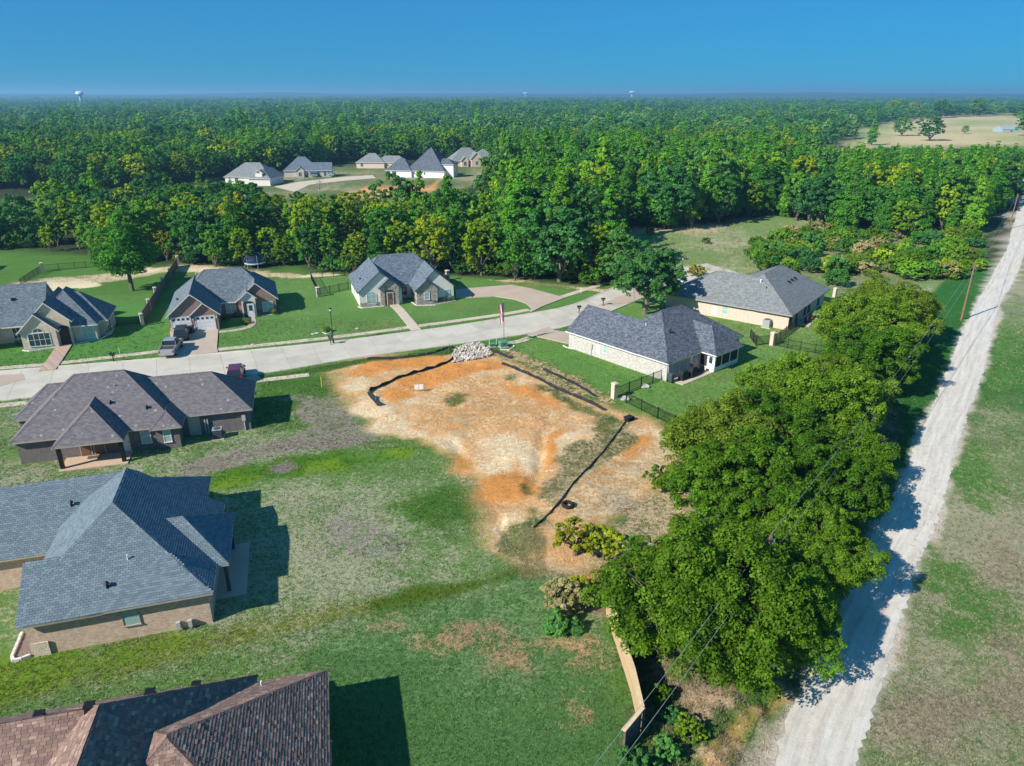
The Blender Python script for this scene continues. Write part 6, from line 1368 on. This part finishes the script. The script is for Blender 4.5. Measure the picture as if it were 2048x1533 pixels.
# flagpole with two flags hanging slack
q = G(1008, 690); root = empty('flagpole', (q[0], q[1], .03), 0, 'thin flagpole by the utility boxes', 'flagpole')
MB().tube((0,0,0), (0,0,6.1), .04, .03, 8).build('pole', plain('dark_pole', (.10, .11, .11), .4, .5), root); MB().tube((0,0,6.1), (0,0,6.25), .07, .05, 8).build('finial', plain('brass', (.5, .38, .15), .4, .6), root)
fr_, fw_, fb_ = plain('flag_red', (.50, .045, .05), .8), plain('flag_white', (.78, .78, .78), .8), plain('flag_blue', (.03, .05, .22), .8)
def slack_flag(z1, h, stripes, label):
    o0 = empty('flag', (q[0], q[1], .03), 0, label, 'flag')
    for m_, a, b in stripes:
        mb = MB(); n = 8
        for i in range(n):
            def P(s, t_): x_ = -.05-(.55*s)*(1-.25*t_); return (x_, .10*math.sin(s*7+t_*2)*s, z1-h*t_*(1+.12*s)-.35*s)
            s0, s1 = a+(b-a)*i/n, a+(b-a)*(i+1)/n
            for j in range(6): mb.poly([P(s0, j/6), P(s1, j/6), P(s1, (j+1)/6), P(s0, (j+1)/6)])
        mb.build('panel', m_, o0, smooth=True)
slack_flag(5.95, 1.2, [(fb_, 0, .35), (fr_, .35, .55), (fw_, .55, .75), (fr_, .75, 1)], 'red, white and blue flag hanging at the top of the flagpole'); slack_flag(4.55, 1.2, [(fb_, 0, .3), (fw_, .3, .72), (fr_, .72, 1)], 'lower flag, white and red, hanging from the flagpole')
# utility boxes
ugreen = plain('utility_green', (.10, .26, .17), .5); pgreen = plain('pale_green_post', (.42, .58, .48), .5)
def ubox(px, py, w, d, h, label):
    q = G(px, py); root = MB().frustum(-w/2, w/2, -d/2, d/2, 0, -w/2, w/2, -d/2, d/2, h*.8).build('utility_box', ugreen, None, (q[0], q[1], .03), .4, bevel=.02); tag(root, label, 'utility box')
    MB().frustum(-w/2-.03, w/2+.03, -d/2-.03, d/2+.03, h*.8, -w/2+.03, w/2-.03, -d/2+.08, d/2-.03, h).build('lid', ugreen, root); MB().box(-w/2-.12, w/2+.12, -d/2-.12, d/2+.12, -.02, .06).build('pad', walkc, root); MB().box(-.05, .05, -d/2-.03, -d/2, h*.4, h*.55).build('latch', black_metal, root)
ubox(984, 694, .75, .6, .55, 'low green utility box left of the flagpole'); ubox(1006, 694, 1.0, .9, .85, 'larger green utility box at the flagpole foot')
for px, py, h, lab in ((979,694,1.5,'tall pale green marker post'),(993,690,.9,'short pale green marker post'),(241,712,.9,'pale green marker post on the stone house verge'),(644,775,1.2,'yellow marker post at the edge of the bare lot'),(1162,586,.8,'small white marker post on the far lawn')):
    q = G(px, py); m_ = plain('marker_yellow', (.62, .46, .06), .6) if 'yellow' in lab else white_paint if 'white' in lab else pgreen
    o = MB().tube((0,0,-.1), (0,0,h), .055, .055, 8).tube((0,0,h), (0,0,h+.1), .075, .05, 8).build('marker_post', m_, None, (q[0], q[1], .02)); tag(o, lab, 'post')
# lot sign: two white sheets on legs
q = G(838, 783); root = empty('lot_sign', (q[0], q[1], gzs(*q)), .15, 'small white double sign standing on the bare lot', 'sign')
for dx in (-.27, .27): MB().box(dx-.24, dx+.24, -.012, .012, .25, .85).build('board', white_paint, root); MB().box(dx-.24, dx-.21, .015, .04, 0, .85).build('leg', stake_m, root)
# discarded tyre
q = G(1135, 1013); bm2 = bmesh.new(); mj, mn, nu, nv = .34, .13, 28, 12; vs_ = []
for i in range(nu):
    a = 2*math.pi*i/nu; row = []
    for j in range(nv):
        b = 2*math.pi*j/nv; rr = mj+mn*math.cos(b)*.9; rr += (.012 if i % 2 and abs(b) < 1 else 0); row.append(bm2.verts.new((rr*math.cos(a), rr*math.sin(a), .14+mn*1.05*math.sin(b))))
    vs_.append(row)
for i in range(nu):
    for j in range(nv): bm2.faces.new([vs_[i][j], vs_[(i+1) % nu][j], vs_[(i+1) % nu][(j+1) % nv], vs_[i][(j+1) % nv]])
me = bpy.data.meshes.new('discarded_tyre'); bm2.to_mesh(me); bm2.free(); me.materials.append(plain('tyre_rubber', (.018, .018, .018), .85)); me.polygons.foreach_set('use_smooth', [True]*len(me.polygons))
o = link(bpy.data.objects.new('discarded_tyre', me)); o.location = (q[0], q[1], gzs(*q)); o.rotation_euler = (.1, .06, 0); o.scale = (1.15,)*3; tag(o, 'black tyre lying on the sandy lot beside the silt fence', 'tyre')
# trampoline
q = G(512, 534); root = empty('trampoline', (q[0], q[1], 0), 0, 'round trampoline with safety net at the wood edge', 'trampoline'); fm = plain('tramp_frame', (.30, .42, .52), .5); rim = MB(); mat_m = MB(); n = 20; r = 2.0
for i in range(n):
    a0, a1 = 2*math.pi*i/n, 2*math.pi*(i+1)/n
    rim.tube((r*math.cos(a0), r*math.sin(a0), .9), (r*math.cos(a1), r*math.sin(a1), .9), .14, .14, 6)
mat_m.poly([(1.88*math.cos(2*math.pi*i/n), 1.88*math.sin(2*math.pi*i/n), .9) for i in range(n)]); rim.build('pad', plain('tramp_pad', (.38, .50, .60), .7), root); mat_m.build('jumping_mat', black_metal, root)
net_m = NT('safety_net'); tr = net_m.n('BsdfTransparent'); df = net_m.n('BsdfDiffuse'); df.inputs[0].default_value = (.06, .10, .15, 1); mx = net_m.n('MixShader'); mx.inputs[0].default_value = .5; net_m.l(tr.outputs[0], mx.inputs[1]); net_m.l(df.outputs[0], mx.inputs[2]); net_m.l(mx.outputs[0], net_m.out.inputs[0])
nt_ = MB()
for i in range(n): a0, a1 = 2*math.pi*i/n, 2*math.pi*(i+1)/n; nt_.poly([(1.9*math.cos(a0), 1.9*math.sin(a0), .95), (1.9*math.cos(a1), 1.9*math.sin(a1), .95), (1.9*math.cos(a1), 1.9*math.sin(a1), 2.5), (1.9*math.cos(a0), 1.9*math.sin(a0), 2.5)])
nt_.build('net', net_m.m, root)
for i in range(6): a = 2*math.pi*i/6; MB().tube((2.05*math.cos(a), 2.05*math.sin(a), 0), (2.05*math.cos(a), 2.05*math.sin(a), 2.6), .04, .04, 6).build('leg', fm, root)
# air conditioners, bin, grills, small yard things
grey_ac = plain('ac_grey', (.34, .37, .38), .6); dark_ac = plain('ac_dark', (.06, .075, .09), .6)
def aircon(px, py, label, m, s=1.0, rz=0.3):
    q = G(px, py); root = empty('air_conditioner', (q[0], q[1], .02), rz, label, 'air conditioner'); root.scale = (s, s, s)
    b = MB(); b.box(-.4, .4, -.4, .4, .05, .92)
    for i in range(9): b.box(-.415, .415, -.415, .415, .10+i*.09, .14+i*.09)
    b.build('casing', m, root); MB().box(-.43, .43, -.43, .43, .92, .97).build('top_cover', grey_ac, root); MB().tube((0,0,.97), (0,0,1.0), .33, .33, 14).build('fan_guard', dark_ac, root); MB().box(-.55, .55, -.55, .55, -.02, .05).build('pad', walkc, root)
aircon(437, 876, 'dark air conditioner against the dark brick wall', dark_ac, 1.05, R(16)); aircon(1533, 655, 'grey air conditioner beside the peach brick wall', grey_ac, 1.25, R(52))
def bin_(px, py, label, rz=0.0, m=None):
    q = G(px, py); root = empty('wheelie_bin', (q[0], q[1], .12), rz, label, 'bin'); m = m or plain('bin_plastic', (.022, .026, .03), .5)
    MB().frustum(-.24, .24, -.27, .27, .05, -.31, .31, -.36, .36, 1.0).build('body', m, root); MB().frustum(-.33, .33, -.39, .38, 1.0, -.29, .29, -.32, .36, 1.08).build('lid', m, root); MB().tube((-.28, .36, 1.0), (.28, .36, 1.0), .02).build('handle', m, root)
    for dx in (-.24, .24): MB().tube((dx-.03, .27, .12), (dx+.03, .27, .12), .12, .12, 12).build('wheel', black_metal, root)
bin_(384, 668, 'black wheelie bin between the two garage doors'); bin_(1341, 766, 'grey-blue wheelie bin at the white brick house corner', .7, plain('bin_blue', (.05, .075, .09), .5))
def grill(p, label, s=1.0, rz=0.0):
    root = empty('covered_grill', (p[0], p[1], .07), rz, label, 'grill'); root.scale = (s, s, s)
    b = MB(); b.frustum(-.7, .7, -.32, .32, .12, -.66, .66, -.30, .30, .85); b.frustum(-.66, .66, -.30, .30, .85, -.40, .40, -.22, .22, 1.15); b.build('cover', plain('grill_cover', (.016, .017, .02), .8), root, bevel=.04)
    for dx in (-.6, .6): MB().tube((dx, 0, 0), (dx, 0, .14), .05).build('leg', black_metal, root)
def P_(h, u, v): w = h.w(u, v); return (w.x, w.y)
grill(P_(hG, 2.3, -.7), 'black covered grill next to the grey-blue bin', 1.0, R(41)); grill(P_(hG, 4.0, -.8), 'second black covered grill on the white house patio', 1.05, R(46)); grill(P_(hG, 5.6, -.7), 'black covered grill nearest the porch door', .9, R(38)); grill(P_(hH, 6.0, -.6), 'dark covered grill on the shaded peach house patio', .9, R(52))
p = P_(hH, 7.6, -.7); root = empty('patio_chair', (p[0], p[1], .07), R(40), 'red patio chair on the peach house patio', 'chair'); redm = plain('red_cushion', (.42, .02, .05), .7)
MB().box(-.3, .3, -.3, .3, .38, .48).build('seat', redm, root); MB().box(-.3, .3, .24, .32, .48, 1.0).build('backrest', redm, root)
for a, b in ((-.27, -.27), (.27, -.27), (-.27, .27), (.27, .27)): MB().tube((a, b, 0), (a, b, .4), .025).build('leg', black_metal, root)
p = P_(hH, 9.0, -.9); root = empty('patio_table', (p[0], p[1], .07), 0, 'grey round table on the peach house patio', 'table'); MB().tube((0,0,.70), (0,0,.74), .55, .55, 16).build('table_top', grey_ac, root); MB().tube((0,0,0), (0,0,.7), .05).build('pedestal', black_metal, root)
for px, py, lab in ((1250,800,'grey boulder in the shade of the stone pillar'),(1290,775,'pale boulder on the lawn beside the iron fence')):
    q = G(px, py); bm3 = bmesh.new(); bmesh.ops.create_icosphere(bm3, subdivisions=2, radius=.5)
    for v in bm3.verts: v.co *= 1+.25*math.sin(v.co.x*7+v.co.y*5)+.1*random.random(); v.co.z *= .45
    me = bpy.data.meshes.new('boulder'); bm3.to_mesh(me); bm3.free(); me.materials.append(plain('boulder_grey', (.38, .37, .35), .9, var=.3)); o = link(bpy.data.objects.new('boulder', me)); o.location = (q[0], q[1], .12); tag(o, lab, 'boulder')
for px, py, lab in ((626,669,'square pale utility lid on the far lawn by the lamp'),(634,667,'second square pale utility lid on the lawn'),(714,658,'small pale utility lid in the cream house lawn'),(505,690,'round pale lid on the brick house lawn')):
    q = G(px, py); o = MB().tube((0,0,0), (0,0,.07), .28, .28, 12).tube((0,0,.07), (0,0,.09), .22, .2, 12).build('manhole_cover', concrete_cap, None, (q[0], q[1], 0)); tag(o, lab, 'lid')
# ================================================================== vehicles
tyre_m = plain('car_tyre', (.02, .02, .02), .85); rim_m = plain('alloy', (.45, .46, .48), .35, .6); tail_m = plain('tail_lamp', (.30, .01, .01), .3); head_m = plain('head_lamp', (.75, .77, .8), .15)
t = NT('car_glass'); t.principled((.02, .03, .035), .06, 0, None, .7); car_glass = t.m
def paint_m(name, col, metal=.3):
    t = NT(name); t.principled(col, .32, metal, None, .5, **{'Coat Weight': .6, 'Coat Roughness': .08}); return t.m
def section(mb, prof, w0, w1f, mi=0):
    """extrude a side profile [(y, z, half width)] into a closed body"""
    n = len(prof)
    Lp = [(-p[2], p[0], p[1]) for p in prof]; Rp = [(p[2], p[0], p[1]) for p in prof]
    mb.poly(Lp, mi); mb.poly(Rp[::-1], mi)
    for i in range(n): j = (i+1) % n; mb.poly([Lp[j], Lp[i], Rp[i], Rp[j]], mi)
def vehicle(kind, px, py, heading, pm_, label, scale=1.0, pos=None):
    q = pos or G(px, py); root = empty({'pickup': 'pickup_truck', 'suv': 'parked_car'}[kind], (q[0], q[1], .13), heading, label, 'pickup' if kind == 'pickup' else 'car'); root.scale = (scale,)*3
    L = 5.6 if kind == 'pickup' else 4.7; hw = .97 if kind == 'pickup' else .93; b = MB()
    if kind == 'pickup':
        section(b, [(-2.8, .45, hw*.97), (-2.8, 1.08, hw), (-1.0, 1.10, hw), (-.98, 1.12, hw), (1.2, 1.12, hw), (1.35, 1.10, hw), (2.6, 1.0, hw*.95), (2.8, .85, hw*.9), (2.8, .45, hw*.9)], hw, hw)
        body = b.build('body', pm_, root, bevel=.05)
        bed_ = MB(); bed_.box(-hw+.14, hw-.14, -2.62, -1.08, 1.09, 1.112); bed_.build('bed_floor', plain('bed_liner', (.05, .05, .055), .8), root)
        c = MB(); c.frustum(-hw+.05, hw-.05, -1.02, 1.25, 1.11, -hw+.24, hw-.24, -.80, .55, 1.80); c.build('cabin', car_glass, root); MB().frustum(-hw+.23, hw-.23, -.84, .60, 1.79, -hw+.30, hw-.30, -.72, .46, 1.86).build('cabin_roof', pm_, root)
        for sx in (-1, 1):
            MB().box(sx*(hw-.14)-.02, sx*(hw-.14)+.02, -1.0, -.85, 1.1, 1.8).build('pillar', pm_, root)
            MB().tube((sx*(hw-.09), .20, 1.11), (sx*(hw-.25), .12, 1.80), .04).build('pillar', pm_, root)
        for a, bb in ((-2.72, -2.62), (-1.08, -.99)): MB().box(-hw+.02, hw-.02, a, bb, 1.09, 1.20).build('bed_rail', pm_, root)
        for sx in (-1, 1): MB().box(sx*hw-.10 if sx > 0 else -hw, sx*hw if sx > 0 else -hw+.10, -2.72, -.99, 1.08, 1.20).build('bed_rail', pm_, root)
        ax = (1.75, -1.75); wr = .40
    else:
        section(b, [(-2.35, .42, hw*.95), (-2.38, .95, hw), (-1.6, 1.05, hw), (1.0, 1.02, hw), (1.2, 1.0, hw), (2.1, .90, hw*.95), (2.35, .72, hw*.88), (2.35, .42, hw*.88)], hw, hw); b.build('body', pm_, root, bevel=.06)
        MB().frustum(-hw+.05, hw-.05, -2.25, 1.25, 1.03, -hw+.24, hw-.24, -1.95, .35, 1.66).build('cabin', car_glass, root); MB().frustum(-hw+.22, hw-.22, -2.0, .42, 1.65, -hw+.32, hw-.32, -1.85, .25, 1.74).build('cabin_roof', pm_, root)
        for sx in (-1, 1):
            for y0, y1 in ((1.2, .36), (-.35, -.40), (-2.2, -1.95)): MB().tube((sx*(hw-.06), y0, 1.03), (sx*(hw-.24), y1, 1.66), .045).build('pillar', pm_, root)
        ax = (1.45, -1.40); wr = .35
    for y_ in ax:
        for sx in (-1, 1):
            w = MB(); w.tube((sx*(hw-.24), y_, wr), (sx*(hw+.01), y_, wr), wr, wr, 16); wo = w.build('wheel', tyre_m, root); MB().tube((sx*(hw+.005), y_, wr), (sx*(hw+.03), y_, wr), wr*.62, wr*.55, 12).build('rim', rim_m, wo)
    ym = -L/2
    for sx in (-1, 1):
        MB().box(sx*hw*.86-.09, sx*hw*.86+.09, ym-.02, ym+.05, .75, 1.02).build('tail_light', tail_m, root); MB().box(sx*hw*.74-.16, sx*hw*.74+.16, L/2-.06, L/2+.02, .68, .84).build('headlight', head_m, root)
        MB().box(sx*(hw+.10)-.09, sx*(hw+.10)+.09, .72, .84, 1.05, 1.22).build('wing_mirror', pm_, root)
    MB().box(-hw*.9, hw*.9, ym-.08, ym+.02, .42, .62).build('bumper', rim_m if kind == 'pickup' else plain('black_plastic', (.03, .03, .03), .7), root); MB().box(-hw*.85, hw*.85, L/2-.02, L/2+.08, .40, .62).build('bumper', plain('black_plastic', (.03, .03, .03), .7), root)
    return root
vehicle('pickup', 345, 705, R(19-8), paint_m('silver_paint', (.40, .41, .42)), 'silver pickup parked on the tan drive near the street')
vehicle('suv', 366, 676, R(19), paint_m('graphite_paint', (.06, .065, .07)), 'dark grey car parked in front of the left garage door')
vehicle('suv', 474, 758, R(16), paint_m('maroon_paint', (.16, .015, .06)), 'maroon car half hidden behind the speckled brown roof')
vehicle('pickup', 0, 0, R(125), paint_m('white_paint_car', (.74, .75, .76), 0), 'white pickup parked in the shade of the yard oak', pos=(29.8, 121.0)); vehicle('suv', 0, 0, R(120), paint_m('blue_paint', (.02, .10, .30)), 'blue car parked behind the yard oak', pos=(34.5, 117.0))
vehicle('pickup', 0, 0, R(80), paint_m('pale_blue_paint', (.30, .42, .50)), 'pale blue pickup in front of the far white brick house', pos=(-77.0, 309.0)); vehicle('suv', 0, 0, R(80), paint_m('far_blue_paint', (.18, .32, .42)), 'bluish car beside the far pickup', pos=(-83.0, 307.5))
# ================================================================== far landmarks
def water_tower(x_, y_, h, r, label, kind=0):
    z = gzs(x_, y_); root = empty('water_tower', (x_, y_, z), 0, label, 'water tower'); m = plain('tower_white', (.66, .68, .70), .5)
    MB().tube((0,0,-2), (0,0,h*.72), r*.42, r*.34, 16).tube((0,0,h*.72), (0,0,h*.80), r*.34, r*.95, 16).build('stem', plain('tower_stem', (.42, .45, .48), .6), root)
    b = MB(); zs = [(h*.80, .95), (h*.86, 1.0), (h*.94, 1.0), (h*.98, .9), (h*1.02, .55), (h*1.03, .05)]
    for (z0, r0), (z1, r1) in zip(zs[:-1], zs[1:]): b.tube((0,0,z0), (0,0,z1), r*r0, r*r1, 20)
    b.build('tank', m, root, smooth=True)
water_tower(-1200, 2130, 42, 9.5, 'white water tower rising over the forest at the left horizon'); water_tower(98, 5600, 46, 14, 'tiny white water tower near the middle of the horizon'); water_tower(830, 5300, 52, 20, 'white domed tank on the horizon'); water_tower(3300, 4900, 58, 19, 'white tank on the horizon at far right')
q = (18, 470); root = empty('pylon', (q[0], q[1], gzs(*q)), 0, 'grey transmission pylon rising among the trees', 'pylon'); pm2 = plain('galvanised', (.42, .45, .47), .5, .3)
for sx in (-3.2, 3.2): MB().tube((sx, 0, -1), (sx, 0, 14), .2, .14, 8).build('pole', pm2, root)
MB().box(-7, 7, -.12, .12, 12.4, 12.75).tube((-3.2,0,8), (3.2,0,12.4), .08).tube((3.2,0,8), (-3.2,0,12.4), .08).build('crossarm', pm2, root)
tin = plain('barn_tin', (.42, .52, .58), .45, .3)
def shed(px, py, w, d, h, rz, label, wallm, roofm):
    q = G(px, py); hs = House('farm_building', label, q, rz, roofm, wallm, white_trim, None, 'building'); hs.block(-w/2, w/2, 0, d, h, {'F': .35, 'B': .35}, oh=.3, caps=False); hs.window('F', 0, .31, h*.3, 2.2, h*.45, 2, 1)
shed(2022, 268, 18, 12, 4, 8, 'pale blue tin barn on the tan pasture', tin, tin); shed(1758, 232, 26, 14, 5, -6, 'white farmhouse beyond the pasture', white_paint, plain('tin_roof', (.7, .72, .72), .4)); shed(1706, 238, 14, 10, 4, 10, 'red-brown shed beside the far trailers', b_red, tin)
for px, py, w, lab in ((1698,243,9,'white trailer at the wood edge of the pasture'),(1712,243,8,'second white trailer near the red-brown shed'),(2000,226,30,'long white building on the far ridge')): shed(px, py, w, 4, 3, 5, lab, white_paint, white_paint)
for px, py, w, lab in ((1400,199,40,'pale flat building far beyond the forest'),(1062,196,30,'tiny pale building at the horizon'),(2035,200,60,'pale building on the far right ridge')): shed(px, py, w, 20, 9, 0, lab, white_paint, white_paint)
# ================================================================== haze
hb = MB().box(-12000, 12000, -700, 12000, -14, 75); t = NT('pale_air'); pv = t.n('VolumePrincipled'); pv.inputs['Color'].default_value = (.34, .70, 1.0, 1); pv.inputs['Density'].default_value = 0.00022; pv.inputs['Anisotropy'].default_value = 0.2
t.l(pv.outputs[0], t.out.inputs['Volume']); hz = hb.build('haze', t.m); tag(hz, 'thin pale blue air over the whole landscape', kind='stuff')
